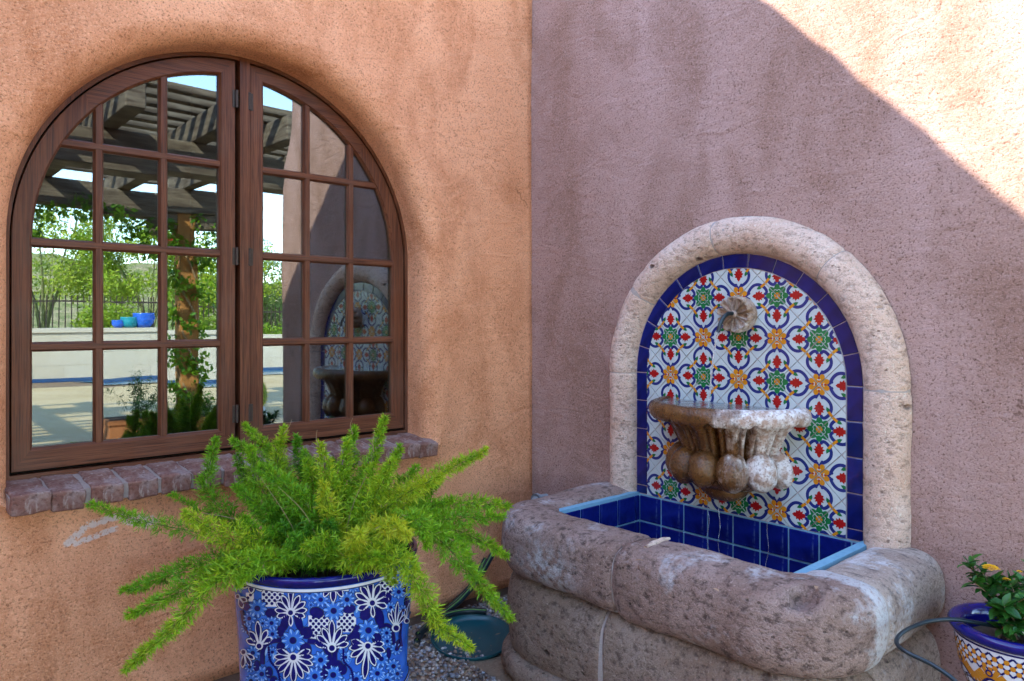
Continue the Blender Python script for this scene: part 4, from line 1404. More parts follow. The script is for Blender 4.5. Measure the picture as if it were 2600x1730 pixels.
# right group
F([(800, 1290), (860, 1200), (960, 1120), (1121, 1036)], [2.14, 2.14, 2.15, 2.16], .036, .72)
F([(810, 1290), (850, 1210), (930, 1140), (1016, 1095)], [2.08, 2.05, 2.03, 2.02], .048, .80)
F([(800, 1290), (830, 1200), (870, 1130), (905, 1060)], [2.06, 2.04, 2.04, 2.04], .044, .66)
F([(820, 1290), (900, 1200), (960, 1150), (1010, 1110)], [2.16, 2.18, 2.2, 2.22], .040, .42)
F([(820, 1290), (920, 1195), (1050, 1160), (1172, 1164)], [2.14, 2.14, 2.16, 2.18], .040, .62)
F([(820, 1290), (920, 1215), (1040, 1195), (1160, 1190)], [2.10, 2.08, 2.08, 2.09], .042, .50)
F([(830, 1290), (930, 1200), (1060, 1225), (1168, 1280)], [2.12, 2.10, 2.10, 2.11], .034, .55)
F([(830, 1290), (940, 1205), (1060, 1260), (1092, 1318)], [2.09, 2.06, 2.06, 2.07], .036, .45)
F([(830, 1290), (930, 1205), (1010, 1240), (1090, 1330), (1180, 1426)], [2.07, 2.02, 2.01, 2.03, 2.06], .036, .56)
F([(800, 1300), (850, 1275), (925, 1290), (975, 1370), (1010, 1440), (1086, 1491)], [2.02, 1.90, 1.85, 1.85, 1.86, 1.88], .036, .74, dens=1.15)
F([(800, 1290), (840, 1250), (900, 1210), (940, 1235)], [2.08, 1.98, 1.88, 1.80], .044, .92)
F([(820, 1290), (860, 1250), (960, 1195), (985, 1260)], [2.06, 1.98, 1.92, 1.92], .042, .48)
F([(780, 1300), (770, 1270), (745, 1240), (700, 1262)], [2.02, 1.94, 1.90, 1.88], .034, .58)
F([(760, 1300), (740, 1275), (700, 1265), (640, 1285)], [2.04, 1.96, 1.92, 1.90], .034, .45)
F([(800, 1300), (815, 1265), (820, 1240), (830, 1225)], [2.02, 1.92, 1.86, 1.80], .036, .85)
F([(790, 1300), (800, 1285), (830, 1290), (870, 1280)], [1.98, 1.90, 1.86, 1.84], .034, .60)
F([(800, 1300), (850, 1285), (890, 1300), (905, 1345)], [2.00, 1.89, 1.86, 1.86], .036, .66)
F([(690, 1300), (630, 1290), (585, 1305), (545, 1345)], [2.02, 1.91, 1.88, 1.88], .038, .56)
F([(820, 1295), (880, 1265), (930, 1280), (960, 1320)], [2.04, 1.95, 1.93, 1.94], .036, .5)
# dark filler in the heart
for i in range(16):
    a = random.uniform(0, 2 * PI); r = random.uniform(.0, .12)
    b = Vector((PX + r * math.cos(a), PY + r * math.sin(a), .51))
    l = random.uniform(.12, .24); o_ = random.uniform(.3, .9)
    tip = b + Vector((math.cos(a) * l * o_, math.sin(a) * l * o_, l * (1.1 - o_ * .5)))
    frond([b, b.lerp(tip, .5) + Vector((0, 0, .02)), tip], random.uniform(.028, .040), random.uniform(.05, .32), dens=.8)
# bare dry stems
t = NT('dry_stem'); M['dry'] = t.set((.30, .20, .11), .8, .2)
for w, d in [([(700, 1270), (660, 1190), (600, 1100)], [2.04, 2.0, 1.98]), ([(790, 1260), (810, 1170), (845, 1090)], [2.04, 2.02, 2.02]), ([(735, 1250), (700, 1180), (640, 1120)], [2.0, 1.96, 1.95]), ([(652, 1000), (664, 985), (672, 965)], [2.17, 2.17, 2.17]), ([(735, 1030), (728, 1010), (730, 990)], [2.1, 2.1, 2.1]), ([(812, 1000), (806, 980), (812, 962)], [2.2, 2.2, 2.2]), ([(860, 1040), (858, 1015), (862, 990)], [2.15, 2.15, 2.15]), ([(620, 1215), (520, 1190), (450, 1180)], [2.08, 2.07, 2.06])]:
    m = MB(); m.tube(catmull([pix(x * DS, y * DS, q) for (x, y), q in zip(w, d)], 10), [.0014 - .0009 * i / 10 for i in range(11)], 4)
    m.build('dry_stem', M['dry'], fern, (PX, PY, .50))

# ------------------------------------------------------------------ gravel
def gravel_mat():
    t = NT('pea_gravel')
    at = t.n('ShaderNodeAttribute'); at.attribute_name = 'tint'
    return t.set(t.mix(t.ramp(t.noise(300, 2), [(.35, .35), (.6, 0)]), at.outputs['Color'], (.06, .05, .045)), .8, .3, t.bump(t.noise(260, 3), .4, .002))
M['gravel'] = gravel_mat()
bm = bmesh.new(); bmesh.ops.create_icosphere(bm, subdivisions=1, radius=1)
ICO_V = [v.co.copy() for v in bm.verts]; ICO_F = [[v.index for v in f.verts] for f in bm.faces]; bm.free()
mb = MB(); mb.c = []
PAL = [(.36, .30, .26), (.25, .20, .18), (.46, .40, .36), (.22, .22, .25), (.40, .29, .22), (.55, .50, .46), (.15, .12, .115), (.31, .21, .16), (.36, .36, .40)]
def on_stone(x, y): return x > -.70 and -1.78 < y < -.40
cnt = 0
while cnt < 11500:
    x = random.uniform(-2.3, -.02); y = random.uniform(-1.5, -.0)
    if x < -1.65 and random.random() < .6: continue
    if (x - PX) ** 2 + (y - PY) ** 2 < .225 ** 2 or on_stone(x, y): continue
    cnt += 1
    r = random.uniform(.0045, .0095)
    sc = Vector((r * random.uniform(.8, 1.35), r * random.uniform(.8, 1.3), r * random.uniform(.6, .95)))
    rz = random.uniform(0, PI); c, s = math.cos(rz), math.sin(rz)
    z = GZ + random.uniform(-.001, .011) + .012 * noise.noise(Vector((x * 4, y * 4, 0)))
    col = random.choice(PAL); k = random.uniform(.75, 1.2); col = tuple(q * k for q in col)
    b = len(mb.v)
    for v in ICO_V:
        j = 1 + random.uniform(-.16, .16)
        px_, py_, pz_ = v.x * sc.x * j, v.y * sc.y * j, v.z * sc.z * j
        mb.v.append((x + px_ * c - py_ * s, y + px_ * s + py_ * c, z + pz_))
        mb.c.append(col)
    for f in ICO_F: mb.f.append([q + b for q in f]); mb.m.append(0)
gr = mb.build('gravel', M['gravel'], smooth=True)
tag(gr, 'loose grey and tan pea gravel along the house wall', 'gravel', kind='stuff')

# ------------------------------------------------------------------ green saucer and garden hose
t = NT('teal_plastic'); n_ = t.noise(8, 3); M['teal'] = t.set(t.mix(n_, (.004, .055, .075), (.008, .085, .10)), .28, .45)
t = NT('hose_rubber'); M['hose'] = t.set((.012, .022, .028), .35, .4)
t = NT('hose_stripe'); M['stripe'] = t.set((.10, .24, .05), .4, .4)
SC = Vector((-.580, -.280, GZ + .010)); SR = .160
m = MB()
m.lathe([(.0, SC.z + .005), (SR * .55, SC.z + .006), (SR * .84, SC.z + .004), (SR * .95, SC.z + .010), (SR * .985, SC.z + .022), (SR * .995, SC.z + .024), (SR * 1.01, SC.z + .022), (SR * .97, SC.z + .006), (SR * .88, SC.z - .002), (0, SC.z - .002)], 64, (SC.x, SC.y))
sau = m.build('plant_saucer', M['teal'], None, SC, smooth=True)
sau.rotation_euler = (math.radians(5), math.radians(-4), 0)
tag(fix_normals(sau), 'empty teal plastic saucer lying on gravel beside the stone basin', 'saucer')
hp_ = [hit(1120, 1630, 2, GZ + .06), hit(1150, 1592, 2, GZ + .055), hit(1190, 1570, 2, GZ + .06), hit(1240, 1545, 2, .04), hit(1290, 1500, 1, -.10), hit(1330, 1455, 1, -.08)]
hose = thing('garden_hose', (-.6, -.2, GZ), 'dark green striped garden hose looped behind the teal saucer', 'hose')
def hose_run(pts, nm='hose_loop'):
    path = catmull(pts, 50)
    m = MB(); m.tube(path, .0125, 12); h = m.build(nm, M['hose'], hose, (-.6, -.2, GZ), smooth=True)
    m = MB(); m.tube([p + Vector((-.0050, -.0070, .0088)) for p in path], .0026, 6); m.build('hose_stripe', M['stripe'], h, (-.6, -.2, GZ), smooth=True)
rz_ = SC.z + .05
ring_pts = [SC + Vector((math.cos(a) * (SR + .0), math.sin(a) * (SR + .0), .052)) for a in [math.radians(q) for q in (150, 128, 104, 80, 56, 30)]]
hose_run(ring_pts)
hose_run([(-.735, -.135, GZ + .03), (-.66, -.095, GZ + .035), (-.56, -.075, GZ + .05), (-.46, -.065, .05), (-.36, -.06, .12), (-.26, -.05, .22)])
hose_run([(-.76, -.165, GZ + .022), (-.70, -.115, GZ + .022), (-.60, -.060, GZ + .03), (-.48, -.035, GZ + .06), (-.38, -.03, .08), (-.30, -.025, .17)])

# ------------------------------------------------------------------ small painted pot with lantana, black tubing
QX, QY, QZ = -.190, -1.985, .450
sp_ = thing('painted_pot', (QX, QY, GZ), 'small blue, white and orange painted pot right of the basin', 'plant pot')
QP = [(0, GZ), (.088, GZ), (.094, GZ + .02), (.080, .06), (.068, .12), (.072, .18), (.092, .255), (.114, .315), (.128, .36), (.134, .40), (.136, .432)]
m = MB(); m.lathe(QP, 64, (QX, QY)); fix_normals(m.build('pot_body', M['pot_white'], sp_, (QX, QY, GZ), smooth=True))
m = MB(); m.lathe([(.136, .430), (.144, .434), (.150, .442), (.151, .450), (.146, .457), (.136, .459), (.124, .456), (.116, .448), (.113, .43), (.112, .38)], 64, (QX, QY))
fix_normals(m.build('pot_rim', M['pot_navy'], sp_, (QX, QY, GZ), smooth=True))
m = MB(); m.lathe([(0, .418), (.06, .420), (.113, .408)], 32, (QX, QY)); fix_normals(m.build('soil', M['potsoil'], sp_, (QX, QY, GZ), smooth=True))
def q_r(z):
    for (r0, z0), (r1, z1) in zip(QP[1:-1], QP[2:]):
        if z <= z1: return r0 + (r1 - r0) * (z - z0) / (z1 - z0)
    return QP[-1][0]
def q_p(a, z, off):
    r = q_r(z) + off
    return (QX + r * math.cos(a), QY + r * math.sin(a), z)
mb = MB()
def q_stroke(pts, w, mi, lay):
    for i in range(len(pts) - 1):
        (a0, z0), (a1, z1) = pts[i], pts[i + 1]
        r = q_r((z0 + z1) / 2)
        dx, dz = (a1 - a0) * r, z1 - z0
        k = math.hypot(dx, dz) or 1
        na, nz = -dz / k * w / 2 / r, dx / k * w / 2
        o = .0005 + .0004 * lay
        mb.add([q_p(a0 + na, z0 + nz, o), q_p(a1 + na, z1 + nz, o), q_p(a1 - na, z1 - nz, o), q_p(a0 - na, z0 - nz, o)], [[0, 1, 2, 3]], mi)
def q_blob(a, z, ra, rz, mi, lay, n=10):
    o = .0005 + .0004 * lay
    mb.add([q_p(a + ra / q_r(z) * math.cos(2 * PI * k / n), z + rz * math.sin(2 * PI * k / n), o) for k in range(n)], [list(range(n))], mi)
NQ = 34
for i in range(NQ):
    a = 2 * PI * i / NQ; da = 2 * PI / NQ
    for z0, z1 in ((.418, .395), (.395, .372)):
        q_stroke([(a, z0), (a + da, z1)], .0048, 0, 1); q_stroke([(a + da, z0), (a, z1)], .0048, 0, 1)
    q_blob(a + da / 2, .406, .006, .0065, 1, 2); q_blob(a, .394, .006, .0065, 1, 2); q_blob(a + da / 2, .383, .006, .0065, 1, 2)
for i in range(9):
    a = 2 * PI * i / 9
    wave = [(a + 2 * PI / 9 * k / 10, .352 + .016 * math.sin(2 * PI * k / 10)) for k in range(11)]
    q_stroke(wave, .030, 1, 2); q_stroke([(p, z - .016) for p, z in wave], .006, 0, 3)
    q_blob(a + .15, .366, .009, .009, 0, 3); q_blob(a + .15, .366, .005, .005, 1, 4)
    q_blob(a + .3, .29, .034, .046, 0, 1); q_blob(a + .3, .28, .006, .034, 2, 2); q_blob(a + .05, .30, .012, .022, 1, 1); q_blob(a + .12, .25, .012, .016, 0, 1); q_blob(a + .55, .27, .010, .018, 1, 1)
for z0, z1 in ((.4285, .424), (.3300, .3265)):
    q_stroke([(2 * PI * k / 60, (z0 + z1) / 2) for k in range(61)], z0 - z1, 0, 3)
o = mb.build('painted_pattern', [M['pot_navy'], M['tile_orange'], M['pot_white']], sp_, (QX, QY, GZ)); o['kind'] = 'stuff'
bm = bmesh.new(); bm.from_mesh(o.data)
for f in bm.faces:
    c = f.calc_center_median()
    if f.normal.x * c.x + f.normal.y * c.y < 0: f.normal_flip()
bm.to_mesh(o.data); bm.free()

lan = thing('lantana_plant', (QX, QY, .42), 'leafy lantana with yellow flower clusters in the small pot', 'plant')
def simple_leaf_mat(name, c0, c1, rough=.4, tr=.25):
    t = NT(name)
    c = t.mix(t.rnd(), c0, c1)
    t.set(c, rough, .4)
    tl = t.n('ShaderNodeBsdfTranslucent'); t.l(c, tl.inputs['Color'])
    mx = t.n('ShaderNodeMixShader'); mx.inputs[0].default_value = tr
    t.l(t.b.outputs[0], mx.inputs[1]); t.l(tl.outputs[0], mx.inputs[2]); t.l(mx.outputs[0], t.out.inputs[0])
    return t.m
M['lan_leaf'] = simple_leaf_mat('lantana_leaf', (.012, .075, .010), (.045, .16, .018))
M['lan_flower'] = NT('lantana_flower').set((.85, .46, .008), .6, .3)
def leaf_mesh(name, L, W, mat):
    mb = MB()
    rows = []
    for i in range(6):
        u = i / 5
        w = W * math.sin(PI * (u * .96 + .02)) ** .8 * (1 - .25 * u) * .5
        zz = -.22 * L * u * u
        rows.append([(L * u, -w, zz + w * .35), (L * u, 0, zz), (L * u, w, zz + w * .35)])
    mb.quad_grid(rows)
    return mb.mesh(name, mat, True)
ll = leaf_mesh('leaf', .038, .023, M['lan_leaf'])
def add_leaf(me, parent, p, d, s, rnd=.3):
    q = d.to_track_quat('X', 'Z').to_euler()
    o = inst('leaf', me, parent, p, (q.x + random.uniform(-.6, .6), q.y + random.uniform(-rnd, rnd), q.z + random.uniform(-rnd, rnd)), (s, s, s))
tips = [(2460, 1432, 1.87), (2495, 1455, 1.86), (2530, 1475, 1.85), (2560, 1470, 1.88), (2590, 1480, 1.90), (2475, 1480, 1.84), (2600, 1520, 1.80), (2550, 1540, 1.78), (2590, 1600, 1.76), (2620, 1450, 1.9), (2640, 1530, 1.8), (2520, 1540, 1.83), (2580, 1560, 1.85), (2660, 1480, 1.85), (2610, 1570, 1.86)]
for x, y, d in tips:
    tip = pix(x, y, d)
    b = Vector((QX + random.uniform(-.03, .03) - .01, QY + random.uniform(-.04, .04), .415))
    path = catmull([b, b.lerp(tip, .55) + Vector((0, 0, .02)), tip], 14)
    m = MB(); m.tube(path, [.0024 - .0014 * i / 14 for i in range(15)], 5)
    m.build('stem', M['dry'], lan, (QX, QY, .42))
    for i in range(3, 15, 1):
        tg = (path[i] - path[i - 1]).normalized()
        for k in (-1, 1):
            sd = tg.cross(Vector((random.uniform(-1, 1), random.uniform(-1, 1), 1))).normalized() * k
            add_leaf(ll, lan, path[i], (sd + tg * .5 + Vector((0, 0, .1))).normalized(), random.uniform(.7, 1.15))
    for k in range(3):
        add_leaf(ll, lan, path[-1], (rvec() + Vector((0, 0, .5)) - FWD * .3).normalized(), random.uniform(.5, .8))
def flower(p, r, nm='flower_cluster'):
    m = MB()
    for i in range(26):
        a = i * 2.4; rr = r * math.sqrt(i / 26)
        c = Vector(p) + Vector((rr * math.cos(a), rr * math.sin(a), r * .45 * (1 - (rr / r) ** 2)))
        for k in range(5):
            b = 2 * PI * k / 5 + i
            m.add([c, c + Vector((math.cos(b - .5) * r * .26, math.sin(b - .5) * r * .26, r * .10)), c + Vector((math.cos(b) * r * .36, math.sin(b) * r * .36, r * .06)), c + Vector((math.cos(b + .5) * r * .26, math.sin(b + .5) * r * .26, r * .10))], [[0, 1, 2, 3]])
    m.build(nm, M['lan_flower'], lan, (QX, QY, .42))
flower(pix(2515, 1444, 1.83), .017); flower(pix(2555, 1472, 1.84), .008); flower(pix(2588, 1452, 1.86), .006)
m = MB()
ZTB = QZ + .012
tb = [hit(2640, 1625, 2, .43), hit(2560, 1598, 2, .44), hit(2470, 1580, 2, .462), hit(2412, 1573, 2, .470), pix(2350, 1580, 1.84), pix(2295, 1604, 1.78), pix(2276, 1630, 1.74), pix(2300, 1655, 1.70), pix(2370, 1690, 1.66), pix(2430, 1735, 1.62), pix(2470, 1800, 1.60), pix(2490, 1880, 1.60)]
tb[-1].z = GZ + .006
m.tube(catmull(tb, 70), .0052, 10)
m.build('x', M['tubing'])
o = bpy.data.objects['x']; o.name = 'drip_tube'; ORG['drip_tube'] = Vector()
tag(o, 'thin black irrigation tube arching from the small pot past the basin', 'tube')
for k in o.data.polygons: k.use_smooth = True

# dry needles and leaf bits dropped on the gravel
mb = MB()
for i in range(420):
    x = random.uniform(-2.0, -.35); y = random.uniform(-1.0, -.02)
    if (x - PX) ** 2 + (y - PY) ** 2 < .25 ** 2 or on_stone(x, y): continue
    c = Vector((x, y, GZ + .016 + random.uniform(0, .006)))
    a = random.uniform(0, 2 * PI); L = random.choice([.010, .014, .02, .028])
    d = Vector((math.cos(a), math.sin(a), random.uniform(-.2, .2))) * L; s = Vector((-math.sin(a), math.cos(a), .1)) * (L * random.uniform(.06, .22))
    mb.add([c - d * .5, c + s, c + d * .5 + Vector((0, 0, .003)), c - s], [[0, 1, 2, 3]])
tag(mb.build('leaf_litter', M['dry']), 'dry needles and leaf bits scattered over the gravel', 'leaf litter', kind='stuff')

# fallen leaves on the basin
M['deadleaf'] = simple_leaf_mat('dead_leaf', (.45, .28, .16), (.30, .16, .08), .7, .1)
dl = leaf_mesh('fallen_leaf', .030, .013, M['deadleaf'])
for x, y, z, rz, lab in [(2072, 1496, .553, .4, 'pale curled leaf lying by the pit in the front rim stone'), (1634, 1424, .548, 2.2, 'small brown leaf beside the mortar joint of the basin rim'), (1825, 1502, .546, 1.2, 'tiny orange leaf on the middle of the front rim stone')]:
    p = hit(x, y, 2, z)
    o = inst('fallen_leaf', dl, None, p, (.1, -.15, rz), (.9, .9, .9))
    tag(o, lab, 'leaf', 'fallen leaves on the fountain rim')
# ------------------------------------------------------------------ the yard that the window mirrors
def gray_wood():
    t = NT('weathered_timber')
    g_ = t.noise(1, 5, .6, t.map(sc=(5, 5, 40)))
    c = t.mix(t.ramp(g_, [(.35, 0), (.65, 1)]), (.19, .155, .115), (.075, .055, .04))
    return t.set(c, .85, .2, t.bump(g_, .4, .006))
M['timber'] = gray_wood()
def post_wood():
    t = NT('stained_post')
    g_ = t.noise(1, 5, .6, t.map(sc=(30, 30, 2)))
    return t.set(t.mix(g_, (.42, .20, .06), (.24, .10, .03)), .8, .2, t.bump(g_, .4, .006))
M['post'] = post_wood()
perg = thing('pergola', (-1, -4.8, GZ), 'weathered timber pergola over the patio, seen mirrored in the window', 'pergola')
def beam(name, lo, hi, mat, parent=perg, bev=.008):
    c = [(a + b) / 2 for a, b in zip(lo, hi)]
    me = bevel_box(name, [b - a for a, b in zip(lo, hi)], bev, mat, 0, 1)
    for p in me.polygons: p.use_smooth = False
    o = inst(name, me, parent, c)
    return o
beam('post', (.40, -6.20, GZ), (.60, -6.00, 2.42), M['post'])
beam('post', (-4.3, -6.20, GZ), (-4.1, -6.00, 2.42), M['post'])
beam('post', (-4.3, -3.75, GZ), (-4.1, -3.55, 2.42), M['post'])
beam('post', (1.25, -3.75, GZ), (1.45, -3.55, 2.42), M['timber'])
beam('corbel', (.05, -6.19, 2.24), (.95, -6.01, 2.42), M['timber'])
beam('beam', (-4.9, -6.22, 2.421), (1.5, -5.98, 2.70), M['timber'])
beam('beam', (-4.9, -3.77, 2.421), (1.5, -3.53, 2.70), M['timber'])
for i in range(9):
    x = -4.6 + i * .72
    beam('rafter', (x, -6.75, 2.701), (x + .13, -2.80, 2.90), M['timber'])
for i in range(15):
    y = -2.90 - i * .26
    if y < -4.3 and i % 2: continue
    beam('slat', (-4.9, y - .06, 2.901), (1.5, y + .03, 2.96), M['timber'])

def foliage(name, centers, n, size, cols, mat, parent, wl, elong=2.0, droop=0):
    mb = MB(); mb.c = []
    for i in range(n):
        c, r = random.choice(centers)
        v = rvec() * (random.random() ** .45)
        p = Vector(c) + Vector((v.x * r[0], v.y * r[1], v.z * r[2]))
        d = (rvec() + Vector((0, 0, -droop))).normalized(); s = d.cross(rvec()).normalized()
        L = size * random.uniform(.6, 1.3); W = L / elong
        b = len(mb.v)
        mb.v.extend([p, p + d * L * .45 + s * W * .5, p + d * L, p + d * L * .45 - s * W * .5])
        mb.f.append([b, b + 1, b + 2, b + 3]); mb.m.append(0)
        q = random.random(); col = lerp3(cols[0], cols[1], q)
        mb.c.extend([col] * 4)
    o = mb.build(name, mat, parent, wl)
    o['kind'] = 'stuff'
    return o
M['vine_leaf'] = leaf_mat('vine_leaf', .45, .4)
vine = thing('climbing_vine', (.5, -6.0, GZ), 'green leafy vine climbing the pergola post, mirrored in the window', 'vine')
cs = []
for i in range(30):
    z = .25 + 2.1 * i / 29
    a = i * 1.1
    cs.append(((.5 + .14 * math.cos(a), -6.08 + .14 * math.sin(a), z), (.10, .10, .12)))
cs += [((.66, -5.98, 1.9), (.16, .14, .35)), ((.72, -5.98, 1.5), (.14, .14, .3)), ((.30, -5.98, 1.65), (.14, .12, .25)), ((.25, -5.98, .85), (.16, .14, .25)), ((.62, -5.95, .75), (.16, .14, .3)), ((.55, -5.95, .45), (.22, .18, .2))]
foliage('vine_foliage', cs, 1500, .075, ((.05, .20, .012), (.26, .40, .02)), M['vine_leaf'], vine, (.5, -6, GZ), 1.8, .5)
cs = [((-4.4 + .27 * i, -6.0 + random.uniform(-.1, .1), 2.38 + random.uniform(-.10, .04)), (.2, .16, random.uniform(.06, .20))) for i in range(18)]
cs += [((.2, -5.95, 2.12), (.22, .12, .20)), ((.02, -5.95, 2.02), (.14, .1, .16)), ((-1.35, -5.95, 2.2), (.3, .12, .22)), ((-1.1, -5.95, 2.05), (.16, .1, .14)), ((-1.7, -5.95, 2.2), (.3, .12, .2)), ((.85, -5.98, 2.1), (.2, .12, .25)), ((1.1, -5.98, 2.2), (.25, .12, .2)), ((1.3, -5.98, 2.1), (.15, .12, .25))]
foliage('vine_foliage', cs, 2200, .075, ((.03, .13, .012), (.20, .34, .02)), M['vine_leaf'], vine, (.5, -6, GZ), 1.8, .5)
foliage('vine_flowers', [((.27, -5.85, 2.08), (.05, .05, .05)), ((.05, -5.88, 2.0), (.04, .04, .04))], 24, .035, ((.6, .02, .03), (.7, .05, .05)), M['vine_leaf'], vine, (.5, -6, GZ), 1.3)
m = MB()
for k in range(3):
    m.tube(catmull([(.5 + .12 * math.cos(i * 1.1 + k * 2), -6.1 + .13 * math.sin(i * 1.1 + k * 2), GZ + 2.4 * i / 9) for i in range(10)], 50), .012, 5)
m.build('vine_stem', M['dry'], vine, (.5, -6, GZ))

# planters with dark feathery shrubs by the post
t = NT('terracotta'); n_ = t.noise(12, 4); M['terra'] = t.set(t.mix(n_, (.36, .15, .06), (.26, .10, .045)), .85, .2)
def planter(x, y, label, n, h, cols, w=.62):
    r = thing('planter_box', (x, y, GZ), label + ' planter', 'planter')
    r['label'] = 'terracotta box planter ' + label
    m = MB()
    m.box((x - w / 2, y - .16, GZ + .006), (x + w / 2, y + .16, GZ + .22)); m.box((x - w / 2 - .02, y - .18, GZ + .19), (x + w / 2 + .02, y + .18, GZ + .235))
    m.build('box', M['terra'], r, (x, y, GZ))
    m = MB(); m.box((x - w / 2 + .02, y - .14, GZ + .2), (x + w / 2 - .02, y + .14, GZ + .24)); m.build('soil', M['potsoil'], r, (x, y, GZ))
    s = thing('feathery_shrub', (x, y, GZ + .2), 'dark feathery shrub growing in the terracotta planter ' + label, 'shrub')
    cs = []
    for i in range(16):
        a = random.uniform(0, 2 * PI); q = random.random()
        l = h * random.uniform(.6, 1.1)
        for k in range(5):
            u = (k + 1) / 5
            cs.append(((x + math.cos(a) * q * .40 * u * 1.1 * w / .62, y + math.sin(a) * q * .25 * u, GZ + .22 + l * u * (1 - .4 * q * u)), (.05, .05, .05)))
    foliage('shrub_foliage', cs, n, .04, cols, M['vine_leaf'], s, (x, y, GZ + .2), 5)
planter(-.22, -5.55, 'on the patio before the post', 1600, .50, ((.012, .05, .02), (.04, .12, .03)))
planter(.55, -5.62, 'at the foot of the vine post', 1300, .30, ((.012, .05, .015), (.16, .28, .03)), .5)

# low curved block wall with coping, pool edge and pots
def block_mat():
    t = NT('limestone_block'); n_ = t.noise(9, 5, .65)
    c = t.mix(n_, (.54, .48, .38), (.47, .41, .32))
    c = t.mix(t.math('MULTIPLY', t.rnd(), .3), c, (.58, .53, .46))
    return t.set(c, .9, .2, t.bump(t.noise(60), .4, .005))
M['block'] = block_mat()
lw = thing('low_wall', (2, -13, GZ), 'low curved pale block wall beyond the patio, mirrored in the window', 'wall')
def wy(x): return -13.4 + .030 * (x - 1.0) ** 2 * .5
def wrun(z0, z1, dy0, dy1, name, mat):
    m = MB(); rows = []
    for i in range(61):
        x = -6 + 16 * i / 60
        y = wy(x)
        rows.append([(x, y + dy0, z0), (x, y + dy0, z1), (x, y + dy1, z1), (x, y + dy1, z0)])
    m.quad_grid(rows, False, True)
    return fix_normals(m.build(name, mat, lw, (2, -13, GZ)))
core = wrun(GZ, .90, -.28, -.001, 'wall_core', M['block'])
bl_me = bevel_box('block', (.488, .03, .298), .002, M['block'], 0, 1)
for p_ in bl_me.polygons: p_.use_smooth = False
for r in range(3):
    for i in range(30):
        x = -5.2 + i * .496 + (.248 if r % 2 else 0)
        dy = (wy(x + .05) - wy(x - .05)) / .1
        inst('block', bl_me, core, (x, wy(x) - .008, GZ + .158 + r * .305), (0, 0, math.atan(dy)))
wrun(.90, .985, -.33, .05, 'coping', M['block'])
M['waterline'] = glaze('waterline_glaze', (.03, .10, .24), (.02, .06, .16), .2)
wrun(GZ + .004, GZ + .075, .0, .030, 'waterline_tile', M['waterline'])
pw_ = MB()
pw_.add([(.55, -13.1, GZ + .02), (6.0, -12.9, GZ + .02), (6.0, -11.6, GZ + .02), (1.3, -12.35, GZ + .02)], [[0, 1, 2, 3]])
t = NT('pool_water'); t.set((.02, .18, .30), .04, .5, t.bump(t.noise(14, 2), .15, .02)); M['pool'] = t.m
tag(pw_.build('pool_water', M['pool']), kind='structure')
def glazed_bowl(x, r, h, mat, lab):
    y = wy(x) - .14
    m = MB(); z0 = .987
    m.lathe([(0, z0), (r * .55, z0), (r * .85, z0 + h * .3), (r, z0 + h * .65), (r * .92, z0 + h * .92), (r * .98, z0 + h), (r * .9, z0 + h), (r * .8, z0 + h * .6), (0, z0 + h * .5)], 32, (x, y))
    tag(fix_normals(m.build('glazed_bowl', mat, None, (x, y, z0), smooth=True)), lab, 'plant pot', 'glazed pots on the low wall')
M['turq'] = glaze('turquoise_glaze', (.02, .30, .36), (.01, .22, .30), .1)
def on_wall_x(px):
    d = ray(px, 815); p = hit(px, 815, 1, .145)
    d.y = -d.y
    return (p + d * ((-13.4 - p.y) / d.y)).x
glazed_bowl(on_wall_x(287), .13, .16, M['pot_blue'], 'small cobalt blue bowl on the low curved wall')
glazed_bowl(on_wall_x(317), .19, .22, M['turq'], 'turquoise bowl between two cobalt bowls on the low wall')
glazed_bowl(on_wall_x(355), .23, .30, M['pot_blue'], 'large cobalt blue bowl on the low curved wall')

# iron fence, trees and scrub behind
t = NT('fence_iron'); M['fence'] = t.set((.05, .035, .028), .6, .3)
fe = thing('iron_fence', (2, -17.5, GZ), 'dark iron picket fence behind the low wall, mirrored in the window', 'fence')
pk = MB(); pk.box((-.011, -.011, 0), (.011, .011, 1.75)); pk_me = pk.mesh('picket', M['fence'])
for i in range(96):
    inst('picket', pk_me, fe, (-3.2 + i * .13, -17.5, GZ))
for z in (.18, 1.55):
    m = MB(); m.box((-3.3, -17.52, z), (9.4, -17.48, z + .04)); m.build('rail', M['fence'], fe, (2, -17.5, GZ))
M['palo'] = leaf_mat('palo_verde_leaf', .6, .4)
t = NT('green_bark'); M['bark'] = t.set((.22, .24, .10), .8, .2)
def tree(x, y, h, rx,  lab, cols, n=9000, size=.12, grp='trees beyond the iron fence'):
    h *= 1.25
    tr = thing('palo_verde_tree', (x, y, GZ), lab, 'tree', grp)
    m = MB()
    tops = []
    for k in range(7):
        a = 2 * PI * k / 7 + random.random()
        tip = Vector((x + math.cos(a) * rx * .75, y + math.sin(a) * rx * .6, GZ + h * random.uniform(.65, .95)))
        m.tube(catmull([(x, y, GZ), Vector((x, y, GZ + h * .25)).lerp(tip, .15), Vector((x, y, GZ + h * .3)).lerp(tip, .55), tip], 12), [.05 - .04 * i / 12 for i in range(13)], 6)
        tops.append(tip)
    m.build('trunk', M['bark'], tr, (x, y, GZ), smooth=True)
    cs = []
    for tp in tops:
        for q in range(6):
            cs.append((tp + Vector((random.uniform(-.4, .4) * rx, random.uniform(-.4, .4) * rx, random.uniform(-.42, .1) * h)), (rx * .22, rx * .22, h * .10)))
    foliage('crown', cs, n, size, cols, M['palo'], tr, (x, y, GZ), 2.4, .2)
YG = ((.22, .34, .03), (.50, .55, .06))
tree(-1.2, -20.0, 3.0, 1.6, 'pale feathery tree behind the left end of the fence reflection', ((.22, .30, .10), (.46, .50, .20)))
